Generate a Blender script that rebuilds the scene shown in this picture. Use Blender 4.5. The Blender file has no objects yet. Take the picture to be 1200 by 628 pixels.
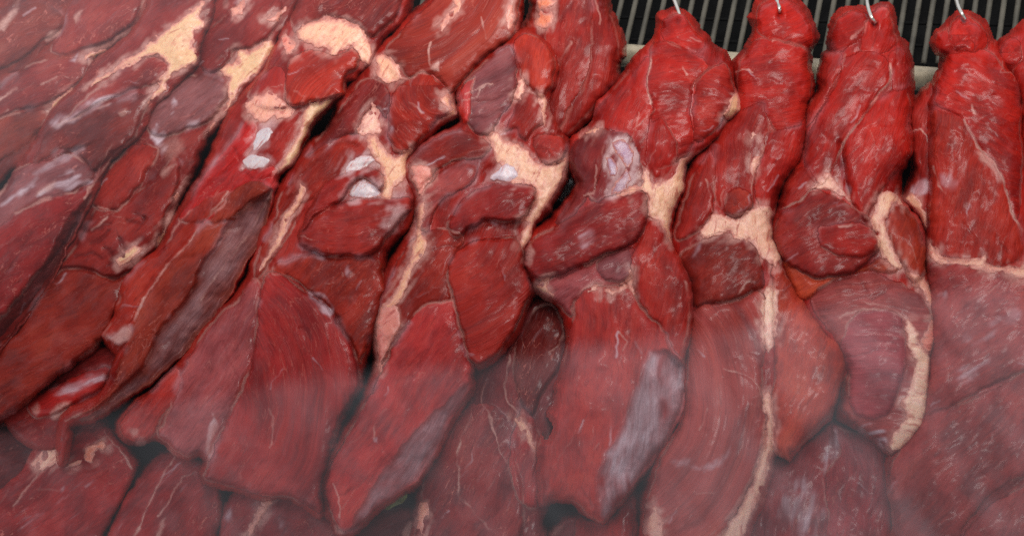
import bpy, math
import numpy as np
from mathutils import Vector, Matrix
rng = np.random.default_rng(7)
scene = bpy.context.scene
col = scene.collection
F32 = np.float32

# ------------------------------------------------------------------ camera and the sloping bed of meat
FOC, DIST = 1600.0, 1.6                       # focal length in photo pixels, distance to the middle of the bed (m)
PITCH = math.radians(-20)
CAM = Matrix.Translation((0, 0, 1.55)) @ Matrix.Rotation(math.radians(90) + PITCH, 4, 'X')
camd = bpy.data.cameras.new('camera'); cam = bpy.data.objects.new('camera', camd); col.objects.link(cam)
cam.matrix_world = CAM
camd.sensor_width = 36; camd.lens = 48; camd.clip_start = .02; camd.clip_end = 60
camd.dof.use_dof = True; camd.dof.focus_distance = 1.585; camd.dof.aperture_fstop = 4.2
scene.camera = cam
NRM = np.array((-.20, math.sin(math.radians(18)), math.cos(math.radians(18)))); NRM /= np.linalg.norm(NRM)
PC = NRM @ np.array((0, 0, -DIST))
CM = np.array(CAM)

def place(x, y, h):
    """point of the bed under the traced outline point (x, y), h millimetres above the bed -> world (m)"""
    x = np.asarray(x, float); y = np.asarray(y, float); h = np.asarray(h, float)
    r = np.stack([(x - 600) / FOC, -(y - 314) / FOC, -np.ones_like(x)], -1)
    t = (PC + h * .001) / (r @ NRM)
    return (r * t[..., None]) @ CM[:3, :3].T + CM[:3, 3]
NW = CM[:3, :3] @ NRM

# ------------------------------------------------------------------ noise, curves, distances
TAB = rng.random((16, 256, 256)).astype(F32)
def vn(x, y, s=0):
    t = TAB[s % 16]
    xi = np.floor(x).astype(np.int32); yi = np.floor(y).astype(np.int32)
    fx = (x - xi).astype(F32); fy = (y - yi).astype(F32)
    fx = fx * fx * fx * (fx * (fx * 6 - 15) + 10); fy = fy * fy * fy * (fy * (fy * 6 - 15) + 10)
    x0 = xi & 255; x1 = (xi + 1) & 255; y0 = yi & 255; y1 = (yi + 1) & 255
    return (t[y0, x0] * (1 - fx) + t[y0, x1] * fx) * (1 - fy) + (t[y1, x0] * (1 - fx) + t[y1, x1] * fx) * fy - .5
def fbm(x, y, s=0, o=3):
    r = 0; a = 1.
    for k in range(o):
        r = r + a * vn(x * 2.03 ** k + 17.3 * k, y * 2.03 ** k + 5.1 * k, s + k); a *= .5
    return r
def spline(pts, closed=True, step=5.):
    p = np.array(pts, float); n = len(p); out = []
    rngk = range(n) if closed else range(n - 1)
    for i in rngk:
        if closed: a, b, c, d = p[i - 1], p[i], p[(i + 1) % n], p[(i + 2) % n]
        else: a, b, c, d = p[max(i - 1, 0)], p[i], p[i + 1], p[min(i + 2, n - 1)]
        m = max(1, int(np.linalg.norm(c - b) / step))
        t = (np.arange(m) / m)[:, None]
        m1 = (c - a) * .42; m2 = (d - b) * .42
        L = np.linalg.norm(c - b)
        for mm in (m1, m2):
            q = np.linalg.norm(mm)
            if q > L: mm *= L / q
        out.append((2 * t ** 3 - 3 * t ** 2 + 1) * b + (t ** 3 - 2 * t ** 2 + t) * m1 + (-2 * t ** 3 + 3 * t ** 2) * c + (t ** 3 - t ** 2) * m2)
    out = np.concatenate(out)
    if not closed: out = np.vstack([out, p[-1:]])
    return out.astype(F32)
def segdist(poly, X, Y, closed):
    best = np.full(X.shape, 1e9, F32); ins = np.zeros(X.shape, bool)
    n = len(poly)
    for i in range(n if closed else n - 1):
        ax, ay = poly[i]; bx, by = poly[(i + 1) % n]
        dx, dy = bx - ax, by - ay; L = dx * dx + dy * dy
        if L < 1e-9: continue
        px = X - ax; py = Y - ay
        t = np.clip((px * dx + py * dy) / L, 0, 1)
        q = (px - t * dx) ** 2 + (py - t * dy) ** 2
        np.minimum(best, q, out=best)
        if closed and abs(dy) > 1e-9:
            ins ^= ((ay > Y) != (by > Y)) & (X < ax + (Y - ay) * dx / dy)
    best = np.sqrt(best)
    return np.where(ins, best, -best) if closed else best
def prof(t):
    t = np.clip(t, 0, 1)
    return np.sqrt(np.clip(1 - (1 - t) ** 2, 0, 1))
def sstep(a, b, x):
    t = np.clip((x - a) / (b - a), 0, 1); return t * t * (3 - 2 * t)
def blur(A, n):
    for _ in range(n):
        B = np.pad(A, 1, mode='edge')
        A = (B[:-2, 1:-1] + B[2:, 1:-1] + 2 * B[1:-1, 1:-1]) * .25
        B = np.pad(A, 1, mode='edge')
        A = (B[1:-1, :-2] + B[1:-1, 2:] + 2 * B[1:-1, 1:-1]) * .25
    return A

# ------------------------------------------------------------------ object helpers
def tag(o, label=None, cat=None, group=None, kind=None):
    for k, v in (('label', label), ('category', cat), ('group', group), ('kind', kind)):
        if v: o[k] = v
    return o
def link(name, me, mat, parent=None, color=None):
    o = bpy.data.objects.new(name, me); col.objects.link(o)
    if mat: me.materials.append(mat)
    if parent: o.parent = parent; o.matrix_parent_inverse = parent.matrix_world.inverted()
    if color is not None: o.color = color
    return o
def empty(name, loc):
    o = bpy.data.objects.new(name, None); col.objects.link(o); o.location = loc; o.empty_display_size = .02
    o.matrix_world = Matrix.Translation(loc)
    return o
def mesh_np(name, V, Q, N=None, attrs=()):
    me = bpy.data.meshes.new(name)
    me.vertices.add(len(V)); me.vertices.foreach_set('co', V.astype(F32).ravel())
    k = Q.shape[1]
    me.loops.add(Q.size); me.loops.foreach_set('vertex_index', Q.astype(np.int32).ravel())
    me.polygons.add(len(Q)); me.polygons.foreach_set('loop_start', np.arange(0, Q.size, k, dtype=np.int32))
    me.update(calc_edges=True)
    me.polygons.foreach_set('use_smooth', np.ones(len(Q), bool))
    for nm, A in attrs:
        if A.shape[1] == 3:
            a = me.attributes.new(nm, 'FLOAT_VECTOR', 'POINT'); a.data.foreach_set('vector', A.astype(F32).ravel())
        else:
            a = me.attributes.new(nm, 'FLOAT_COLOR', 'POINT'); a.data.foreach_set('color', A.astype(F32).ravel())
    if N is not None:
        me.normals_split_custom_set_from_vertices(N.astype(F32))
    return me

STEP = 1.2
MAT = {}
SEED = [0]
class Cut:
    """one cut of beef: a traced outline, raised muscles, seams, fat; every muscle, fat seam, side face a mesh of its own"""
    def __init__(s, label, outline, h0, T, R, ang, tone, warp=1., group='cuts of raw beef hung and laid side by side', name='beef_cut', tilt=(0, 0), skin=.25, soft=None):
        s.soft = soft
        s.label, s.h0, s.tone, s.group, s.name, s.skin = label, h0, tone, group, name, skin
        SEED[0] += 1; s.seed = SEED[0] * 31.7
        o = np.array(outline, float)
        x0, y0 = np.maximum(o.min(0) - 8, (-44, -34)); x1, y1 = np.minimum(o.max(0) + 8, (1244, 664))
        xs = np.arange(math.floor(x0 / STEP), math.ceil(x1 / STEP) + 1) * STEP
        ys = np.arange(math.floor(y0 / STEP), math.ceil(y1 / STEP) + 1) * STEP
        s.X, s.Y = [a.astype(F32) for a in np.meshgrid(xs, ys)]
        q = s.seed
        s.wx = s.X + warp * (3.2 * vn(s.X / 26 + q, s.Y / 26, 1) + 3. * vn(s.X / 10 + q, s.Y / 10, 2) + 1.5 * vn(s.X / 4.5, s.Y / 4.5 + q, 3))
        s.wy = s.Y + warp * (3.2 * vn(s.X / 26, s.Y / 26 + q, 4) + 3. * vn(s.X / 10, s.Y / 10 + q, 5) + 1.5 * vn(s.X / 4.5 + q, s.Y / 4.5, 6))
        s.d = segdist(spline(outline), s.wx, s.wy, True)
        s.d = s.d + (1.2 if soft else 3.3)
        s.H = h0 + 1.25 * T * ((.18 if soft else .46) + (.36 if soft else .30) * prof(s.d / (.4 * R)) + (.40 if soft else .20) * prof(s.d / (1.7 * R))) + tilt[0] * (s.X - o[:, 0].mean()) + tilt[1] * (s.Y - o[:, 1].mean())
        kb = 1 + .4 * min(max((o[:, 1].mean() - 380) / 120, 0), 1)  # lower cuts get a lighter colour to stand in for weak light
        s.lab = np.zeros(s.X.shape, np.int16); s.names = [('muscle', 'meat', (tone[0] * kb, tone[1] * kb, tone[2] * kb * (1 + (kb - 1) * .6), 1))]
        s.fa = np.zeros_like(s.X); s.fb = np.zeros_like(s.X)
        s.fib(np.ones(s.X.shape, bool), ang)
        z = np.zeros_like(s.X); s.fatm, s.sil, s.drk = z.copy(), z.copy(), z.copy()
        s.hole = z.copy().astype(bool); s.over = []
    def fib(s, m, ang):
        q = s.seed
        if isinstance(ang, tuple):                      # fibres curl round a point
            cx, cy = ang[:2]; sq = ang[2] if len(ang) > 2 else 1.
            dx = s.X - cx; dy = (s.Y - cy) * sq
            r = np.hypot(dx, dy) + 5 * vn(s.X / 30 + q, s.Y / 30, 8)
            a = np.arctan2(dy, dx) * 25; b = r
        else:
            t = math.radians(ang); c, sn = math.cos(t), -math.sin(t)      # angle as seen: 0 = to the right, 90 = up
            a = s.X * c + s.Y * sn; b = -s.X * sn + s.Y * c
            b = b + 9 * vn(s.X / 55 + q, s.Y / 55, 8) + 4 * vn(s.X / 20 + q, s.Y / 20, 9)
        s.fa[m] = a[m]; s.fb[m] = b[m]
    def win(s, pts, mar):
        p = np.array(pts, float)
        x0, y0 = p.min(0) - mar; x1, y1 = p.max(0) + mar
        i0 = np.searchsorted(s.Y[:, 0], y0); i1 = np.searchsorted(s.Y[:, 0], y1)
        j0 = np.searchsorted(s.X[0], x0); j1 = np.searchsorted(s.X[0], x1)
        return slice(max(i0, 0), i1), slice(max(j0, 0), j1)
    def lobe(s, poly, dh, R=14, ang=None, groove=2.5, gw=3., step=0., drk=0., sil=0., tone=None, name='muscle', warp=1., shingle=None):
        w = s.win(poly, 14)
        wx = s.X[w] + (s.wx[w] - s.X[w]) * warp; wy = s.Y[w] + (s.wy[w] - s.Y[w]) * warp
        d = segdist(spline(poly), wx, wy, True)
        gv = np.clip(.55 + 1.6 * vn(s.X[w] / 24 + s.seed, s.Y[w] / 24, 7), 0, 1.2)
        pp = np.array(poly, float); cx, cy = pp.mean(0); ex = np.ptp(pp[:, 0]) / 2 + 1; ey = np.ptp(pp[:, 1]) / 2 + 1
        if s.soft and cy < s.soft: dh *= .55 if cy > 75 else .34; groove *= .8; shingle = 0.
        sh = (shingle if shingle is not None else .55 * min(dh, 8)) * ((s.Y[w] - cy) / ey * .8 + (s.X[w] - cx) / ex * .45)     # the lower edge of a muscle laps over the next
        s.H[w] += .78 * dh * (.2 * prof(d / (.4 * R)) + .8 * prof(d / (1.25 * R))) + sh * sstep(-.5, 3.5, d) + 2. * step * sstep(-.5, 2., d) - groove * .22 * gv * np.exp(-(d / (gw * .7)) ** 2)
        m = np.zeros(s.X.shape, bool); m[w] = d > 0
        if ang is not None: s.fib(m, ang)
        s.drk[w] += drk * sstep(-3, 6, d); s.sil[w] = np.maximum(s.sil[w], sil * sstep(-2, 6, d))
        g2 = fbm(s.X[w] / 30 + 2 * s.seed, s.Y[w] / 30, 3, 2)                     # pale fascia along parts of the border
        ln = np.exp(-(d / (.7 + 1.1 * np.clip(g2, 0, 1))) ** 2) * sstep(.02, .25, g2)
        s.fatm[w] = np.maximum(s.fatm[w], (.2 if s.soft and cy < s.soft else .45) * ln); s.sil[w] = np.maximum(s.sil[w], (.1 if s.soft else .2) * np.exp(-(d / 3.5) ** 2) * sstep(.12, .4, -g2))
        if name:
            rr = np.random.default_rng(int(s.seed * 7) + len(s.names)); tn = np.array(tone or s.tone)
            if not s.soft or cy > s.soft: tn = tn * np.array((1, 1, 1, 1)) * rr.uniform(.82, 1.25); tn[1:3] *= rr.uniform(.85, 1.3, 2)
            tn = tn * (1 + .42 * min(max((cy - 330) / 120, 0), 1))  # lower muscles brightened in the colour where little light reaches
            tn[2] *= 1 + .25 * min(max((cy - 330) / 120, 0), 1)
            tn[3] = 1
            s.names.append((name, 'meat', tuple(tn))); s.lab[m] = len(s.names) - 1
        return s
    def facet(s, poly, ridge, k, sil=.5, drk=0., name='side_face', soft=5, tone=None):
        w = s.win(poly, 10)
        d = segdist(spline(poly), s.wx[w], s.wy[w], True)
        r = segdist(spline(ridge, False), s.wx[w], s.wy[w], False)
        s.H[w] -= k * r * sstep(0, soft, d + 1)
        s.sil[w] = np.maximum(s.sil[w], sil * sstep(-3, 11, d) * np.clip(.72 + .9 * fbm(s.X[w] / 26 + s.seed, s.Y[w] / 26, 2, 2) + .5 * vn(s.fa[w] / 30, s.fb[w] / 5, 3), 0, 1)); s.drk[w] += drk * sstep(-2, 4, d)
        if name:
            m = np.zeros(s.X.shape, bool); m[w] = d > 0
            s.names.append((name, 'meat', tone or s.tone)); s.lab[m] = len(s.names) - 1
        return s
    def seam(s, line, w=3., depth=2.5, fat=0., sil=0., fw=1.5, drk=0.):
        v = s.win(line, w * 3 + 8)
        d = segdist(spline(line, False), s.wx[v], s.wy[v], False)
        s.H[v] -= depth * np.exp(-(d / w) ** 2)
        if drk: s.drk[v] += drk * np.exp(-(d / w) ** 2)
        if fat or sil:
            j = .52 * fw * (1 + 1.5 * vn(s.X[v] / 9 + s.seed, s.Y[v] / 9, 10))
            m = (1 - sstep(j * .3, j * 1.5 + .5, d)) * np.clip(.7 + 1.7 * vn(s.X[v] / 15, s.Y[v] / 15 + s.seed, 12), .1, 1)
            if fat: s.fatm[v] = np.maximum(s.fatm[v], fat * m)
            if sil: s.sil[v] = np.maximum(s.sil[v], sil * m)
        return s
    def vein(s, line, fw=1.2, fat=.8): return s.seam(line, 2.2, -.5, fat=fat, fw=fw)
    def patch(s, poly, sil=0., fat=0., drk=0., soft=8, dh=0.):
        w = s.win(poly, soft + 6)
        d = segdist(spline(poly), s.wx[w], s.wy[w], True)
        m = sstep(-soft * .5, soft, d + soft * .7 * fbm(s.X[w] / 14 + s.seed, s.Y[w] / 14, 11))
        s.sil[w] = np.maximum(s.sil[w], .85 * sil * m * np.clip(.55 + 1.5 * vn(s.fa[w] / 22 + s.seed, s.fb[w] / 4.5, 4) + .8 * vn(s.X[w] / 12, s.Y[w] / 12 + s.seed, 5), 0, 1)); s.fatm[w] = np.maximum(s.fatm[w], fat * m); s.drk[w] += drk * m; s.H[w] += dh * m
        return s
    def bump(s, x, y, rx, ry, h, rot=0):
        w = s.win([(x, y)], 2.6 * max(rx, ry)); t = math.radians(rot); dx = s.X[w] - x; dy = s.Y[w] - y
        a = dx * math.cos(t) - dy * math.sin(t); b = dx * math.sin(t) + dy * math.cos(t)
        s.H[w] += h * np.exp(-(a / rx) ** 2 - (b / ry) ** 2); return s
    def fat(s, poly, h=3., tone=None, name='fat', R=5, mat='fat'):
        s.over.append((poly, h, tone, name, R, mat)); return s
    def cut_hole(s, poly):
        w = s.win(poly, 4); d = segdist(spline(poly), s.wx[w], s.wy[w], True)
        s.H[w] -= 14 * sstep(-5, 1, d); s.hole[w] |= d > 1.5; return s
    def grid_mesh(s, name, keep, P, N, A, G, mat, parent, color):
        c = keep
        if c.sum() < 6: return None
        idx = np.arange(P.shape[0] * P.shape[1]).reshape(P.shape[:2])
        Q = np.stack([idx[:-1, :-1][c], idx[1:, :-1][c], idx[1:, 1:][c], idx[:-1, 1:][c]], 1)
        u, inv = np.unique(Q, return_inverse=True)
        Q = inv.reshape(Q.shape)
        me = mesh_np(name, P.reshape(-1, 3)[u], Q, N.reshape(-1, 3)[u], (('fib', A.reshape(-1, 3)[u]), ('mask', G.reshape(-1, 4)[u])))
        return link(name, me, mat, parent, color)
    def normals(s, P):
        du = np.gradient(P, axis=1); dv = np.gradient(P, axis=0)
        n = np.cross(dv, du); n /= np.linalg.norm(n, axis=2, keepdims=True) + 1e-12
        return n
    def pit(s, x, y):                                   # the hole a hook has torn, its shade put into the colour
        s.bump(x, y, 3.5, 5, -6); s.bump(x - 6, y - 2, 4, 6, 2.5); s.bump(x + 6, y - 2, 4, 6, 2.5)
        return s.patch([(x - 4, y - 3), (x, y - 6), (x + 4, y - 3), (x + 3, y + 6), (x - 3, y + 6)], drk=.9, soft=4)
    def natural(s):
        """small creases, torn grooves, pale threads and film flecks that follow the fibres"""
        r = np.random.default_rng(int(s.seed * 10))
        gy, gx = np.gradient(s.fa); nn = np.hypot(gx, gy) + 1e-6; gx /= nn; gy /= nn
        ok = np.argwhere(s.d > 5); area = len(ok) * STEP ** 2
        def walk(n, jit):
            i, j = ok[r.integers(len(ok))]; y, x = s.Y[i, 0], s.X[0, j]; pts = [(x, y)]; a = r.normal(0, jit); sg = r.choice((-1, 1))
            for _ in range(n):
                i = int(np.clip((y - s.Y[0, 0]) / STEP, 0, s.X.shape[0] - 1)); j = int(np.clip((x - s.X[0, 0]) / STEP, 0, s.X.shape[1] - 1))
                if s.d[i, j] < 3: break
                vx, vy = gx[i, j] * sg, gy[i, j] * sg; a += r.normal(0, .18)
                x += 6 * (vx * math.cos(a) - vy * math.sin(a)); y += 6 * (vx * math.sin(a) + vy * math.cos(a)); pts.append((x, y))
            return pts
        for _ in range(int(area / 2600)):
            p = walk(r.integers(2, 9), .35)
            if len(p) > 1: s.seam(p, r.uniform(1.3, 2.6), r.uniform(.3, 1.1), drk=r.uniform(0, .5))
        for _ in range(int(area / 13000)):
            p = walk(r.integers(4, 12), .25)
            if len(p) > 1: s.seam(p, 1.6, -.4, fat=r.uniform(.1, .35), fw=r.uniform(.4, .7))
        for _ in range(int(area / 9000)):
            p = walk(r.integers(2, 6), .3)
            if len(p) > 1: s.seam(p, 2.5, -.5, sil=r.uniform(.15, .5), fw=r.uniform(.6, 1.6))
        for _ in range(int(area / 2600)):
            i, j = ok[r.integers(len(ok))]; k = r.uniform(3, 9)
            s.bump(s.X[0, j], s.Y[i, 0], k * r.uniform(1, 2.2), k, r.uniform(-1.5, 2.2), r.uniform(0, 180))
    def done(s):
        q = s.seed
        s.natural()
        for poly, h, tone, nm, R, mt in s.over:                 # films thinning out around fat and gristle
            w = s.win(poly, 22); d = segdist(spline(poly), s.wx[w], s.wy[w], True)
            n = vn(s.fa[w] / 24 + q, s.fb[w] / 5, 6) + .6 * fbm(s.X[w] / 9 + q, s.Y[w] / 9, 8, 2)
            g = sstep(-9 - 12 * n, 1, d) * np.clip(.6 + 1.2 * n, 0, 1)
            s.fatm[w] = np.maximum(s.fatm[w], (.62 if mt == 'fat' else .4) * g); s.sil[w] = np.maximum(s.sil[w], (.04 if mt == 'fat' else .45) * g)
        H = blur(s.H.astype(F32), 2)
        edge = sstep(0, 10, s.d)
        a, b = s.fa, s.fb
        H += edge * (3.4 * fbm(s.X / 52 + q, s.Y / 52, 12, 2) + .8 * vn(a / 38 + q, b / 11, 13) + .2 * vn(a / 22, b / 5 + q, 14) + .5 * fbm(s.X / 13 + q, s.Y / 13, 15, 1))
        rid = 1 - np.abs(vn(a / 26 + q, b / 15 + 3, 2)) * 5
        H += edge * .22 * np.clip(rid, 0, 1) * sstep(-.1, .2, vn(s.X / 40, s.Y / 40 + q, 3))
        out = s.d < 0
        H = np.where(out, H - 11 * np.maximum(-s.d, 0), H)
        P = place(s.X, s.Y, H); N = s.normals(P)
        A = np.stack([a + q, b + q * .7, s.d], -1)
        G = np.stack([s.fatm, s.sil, s.drk, np.full_like(s.X, s.skin)], -1)
        ctr = lambda Z: Z[:-1, :-1]
        keep = (s.d > -4.2); keep = keep & ~s.hole
        kc = keep[:-1, :-1] & keep[1:, :-1] & keep[:-1, 1:] & keep[1:, 1:]
        m = (s.d > 0)
        cy, cx = s.Y[m].mean(), s.X[m].mean()
        root = empty(s.name, Vector(place(cx, cy, s.h0)))
        tag(root, s.label, 'meat', s.group)
        lab = ctr(s.lab)
        for k, (nm, mt, tone) in enumerate(s.names):
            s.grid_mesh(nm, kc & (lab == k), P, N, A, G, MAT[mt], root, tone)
        Hb = blur(H, 3)
        for poly, h, tone, nm, R, mt in s.over:
            w = s.win(poly, 7)
            X, Y = s.X[w], s.Y[w]
            rag = 2.4 if mt == 'fat' else 1.2
            fx = s.wx[w] + rag * vn(X / 7 + q, Y / 7, 4) + rag * .8 * vn(X / 3.2, Y / 3.2 + q, 6)
            fy = s.wy[w] + rag * vn(X / 7, Y / 7 + q, 5) + rag * .8 * vn(X / 3.2 + q, Y / 3.2, 7)
            d = segdist(spline(poly), fx, fy, True) + (1.3 if mt == 'fat' else .6)
            if mt == 'fat': d = d - 8 * np.clip(fbm(s.fa[w] / 26 + q, s.fb[w] / 8, 5, 3) - .10, 0, .6) * sstep(30, 6, d)
            lump = 1.9 * fbm(X / 13 + q, Y / 13, 9, 3) if mt == 'fat' else .5 * fbm(X / 14 + q, Y / 14, 9, 2)
            hf = Hb[w] + (.45 * h * prof(d / (R * 1.6)) - .35 if mt != 'cartilage' else 1.1 * h * prof(d / (R * 1.1)) - 2.5) + lump * sstep(0, 4, d)
            hf = np.where(d < 0, H[w] - 1.2 + 1.6 * d, hf)
            P2 = place(X, Y, hf); N2 = s.normals(P2)
            A2 = np.stack([s.fa[w] + q, s.fb[w] + q, d], -1); G2 = np.stack([d / 10, s.sil[w], s.drk[w], np.zeros_like(X)], -1)
            kk = (d > -2.6) & (s.d[w] > -3)
            kk = kk[:-1, :-1] & kk[1:, :-1] & kk[:-1, 1:] & kk[1:, 1:]
            s.grid_mesh(nm, kk, P2, N2, A2, G2, MAT[mt], root, tone or (1, 1, 1, 1))
        return root
# ------------------------------------------------------------------ materials
def newmat(name):
    m = bpy.data.materials.new(name); m.use_nodes = True
    nt = m.node_tree; nt.nodes.clear()
    return m, nt
class NT:
    """small helper to wire shader nodes"""
    def __init__(s, nt): s.nt = nt
    def n(s, t, **kw):
        nd = s.nt.nodes.new(t)
        for k, v in kw.items(): setattr(nd, k, v)
        return nd
    def put(s, sock, v):
        if hasattr(v, 'is_output') or isinstance(v, bpy.types.NodeSocket): s.nt.links.new(v, sock)
        else: sock.default_value = v
    def math(s, op, a, b=0., c=0., clamp=False):
        nd = s.n('ShaderNodeMath', operation=op, use_clamp=clamp)
        for i, v in enumerate((a, b, c)): s.put(nd.inputs[i], v)
        return nd.outputs[0]
    def mapr(s, v, a, b, lo=0., hi=1., smooth=True):
        nd = s.n('ShaderNodeMapRange', interpolation_type='SMOOTHSTEP' if smooth else 'LINEAR')
        for i, x in enumerate((v, a, b, lo, hi)): s.put(nd.inputs[i], x)
        return nd.outputs[0]
    def mix(s, f, a, b, mode='MIX'):
        nd = s.n('ShaderNodeMix', data_type='RGBA', blend_type=mode)
        s.put(nd.inputs[0], f); s.put(nd.inputs[6], a); s.put(nd.inputs[7], b)
        return nd.outputs[2]
    def scale(s, v, k):
        nd = s.n('ShaderNodeVectorMath', operation='MULTIPLY'); s.put(nd.inputs[0], v); nd.inputs[1].default_value = k
        return nd.outputs[0]
    def noise(s, v, sc=1., det=2., rough=.5, dist=0.):
        nd = s.n('ShaderNodeTexNoise'); s.put(nd.inputs['Vector'], v)
        nd.inputs['Scale'].default_value = sc; nd.inputs['Detail'].default_value = det
        nd.inputs['Roughness'].default_value = rough; nd.inputs['Distortion'].default_value = dist
        return nd.outputs[0]
    def attr(s, name, vec=False):
        nd = s.n('ShaderNodeAttribute', attribute_name=name)
        return nd.outputs['Vector'] if vec else nd
C4 = lambda r, g, b: (r, g, b, 1.)

def meat_mat():
    m, nt = newmat('meat'); t = NT(nt)
    fib = t.attr('fib', True)
    mk = t.attr('mask'); sep = t.n('ShaderNodeSeparateColor'); t.put(sep.inputs[0], mk.outputs['Color'])
    fatm, sil, drk, skin = sep.outputs[0], sep.outputs[1], sep.outputs[2], mk.outputs['Alpha']
    hue = t.mix(1., t.n('ShaderNodeObjectInfo').outputs['Color'], C4(.95, .76, .62), 'MULTIPLY')
    st = t.noise(t.scale(fib, (.022, .17, .02)), 1, 3, .6)              # muscle bundles
    st2 = t.noise(t.scale(fib, (.07, .55, .05)), 1, 3, .6)              # single fibres
    big = t.noise(t.scale(fib, (.017, .022, .02)), 1, 3, .55)           # broad patches
    spk = t.noise(t.scale(fib, (.35, .6, .3)), 1, 2, .6)
    dark = t.mix(1., hue, C4(.36, .30, .38), 'MULTIPLY')
    lite = t.mix(1., hue, C4(1.22, 1.55, 1.2), 'MULTIPLY')
    c = t.mix(t.mapr(big, .34, .62), t.mix(.72, hue, dark), t.mix(t.mapr(big, .55, .75), hue, lite))
    c = t.mix(t.mapr(st, .40, .72, 0, .42), c, lite)
    c = t.mix(t.mapr(st2, .50, .3, 0, .42), c, dark)
    c = t.mix(t.mapr(spk, .62, .82, 0, .35), c, C4(.50, .14, .13))
    # thin pale fascia lines
    fl = t.noise(t.scale(fib, (.035, .11, .03)), 1, 2, .5, .8)
    line = t.mapr(t.math('ABSOLUTE', t.math('SUBTRACT', fl, .5)), .014, 0.)
    gate = t.mapr(t.noise(t.scale(fib, (.012, .02, .02)), 1, 2), .46, .62)
    ln = t.math('MULTIPLY', t.math('MULTIPLY', line, gate), t.math('MULTIPLY', skin, 1.4), clamp=True)
    c = t.mix(ln, c, C4(.60, .17, .13))
    # lavender silver skin, streaked along the fibres; film is sheen painted into the colour
    sn = t.noise(t.scale(fib, (.03, .22, .04)), 1, 4, .65)
    film = t.math('ADD', t.mapr(sn, .58, .74, 0, .8), t.mapr(big, .55, .75, 0, .2))
    sf = t.math('ADD', t.math('MULTIPLY', sil, t.mapr(sn, .25, .7, .7, 1.08)), t.math('MULTIPLY', film, t.math('MULTIPLY', skin, .28)), clamp=True)
    c = t.mix(sf, c, t.mix(t.mapr(t.math('ADD', t.math('MULTIPLY', big, .75), t.math('MULTIPLY', st2, .25)), .36, .62), C4(.44, .28, .31), C4(.78, .64, .70)))
    ff = t.math('MULTIPLY', fatm, t.mapr(spk, .28, .6, .55, 1.), clamp=True)
    c = t.mix(ff, c, t.mix(big, C4(.55, .22, .18), C4(.76, .50, .43)))
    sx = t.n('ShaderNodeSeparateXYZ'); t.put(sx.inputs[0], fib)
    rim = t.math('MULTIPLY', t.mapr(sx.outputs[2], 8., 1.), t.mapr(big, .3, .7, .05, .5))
    c = t.mix(rim, c, t.mix(1., hue, C4(1.4, 2.2, 1.6), 'MULTIPLY'))      # edge highlight painted into the colour, lighter near the outline
    dk = t.math('SUBTRACT', 1., t.math('MULTIPLY', drk, .75), clamp=True)
    c = t.mix(t.mapr(drk, 0, 1, 0, .85), c, dark)
    b = t.n('ShaderNodeBsdfPrincipled')
    t.put(b.inputs['Base Color'], c)
    t.put(b.inputs['Roughness'], t.math('SUBTRACT', t.mapr(t.noise(t.scale(fib, (.05, .12, .05)), 1, 3), .3, .7, .30, .52), t.math('MULTIPLY', sf, .1)))
    b.inputs['Specular IOR Level'].default_value = .10
    t.put(b.inputs['Coat Weight'], t.mapr(t.noise(t.scale(fib, (.04, .06, .05)), 1, 3), .42, .64, .02, .32)); b.inputs['Coat Roughness'].default_value = .16
    h = t.math('ADD', t.math('MULTIPLY', st, .55), t.math('MULTIPLY', st2, .40))
    h = t.math('ADD', h, t.math('MULTIPLY', spk, .06)); h = t.math('ADD', h, t.math('MULTIPLY', ln, .25))
    bp = t.n('ShaderNodeBump'); bp.inputs['Strength'].default_value = .85; bp.inputs['Distance'].default_value = .0021
    t.put(bp.inputs['Height'], h); t.put(b.inputs['Normal'], bp.outputs[0])
    wet = t.math('ADD', t.math('MULTIPLY', t.noise(t.scale(fib, (.05, .09, .05)), 1, 1), 1.), t.math('MULTIPLY', st, .12))            # the wet film is smoother than the fibres
    bw = t.n('ShaderNodeBump'); bw.inputs['Strength'].default_value = .6; bw.inputs['Distance'].default_value = .0022
    t.put(bw.inputs['Height'], wet); t.put(b.inputs['Coat Normal'], bw.outputs[0])
    o = t.n('ShaderNodeOutputMaterial'); t.put(o.inputs[0], b.outputs[0])
    return m
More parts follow.
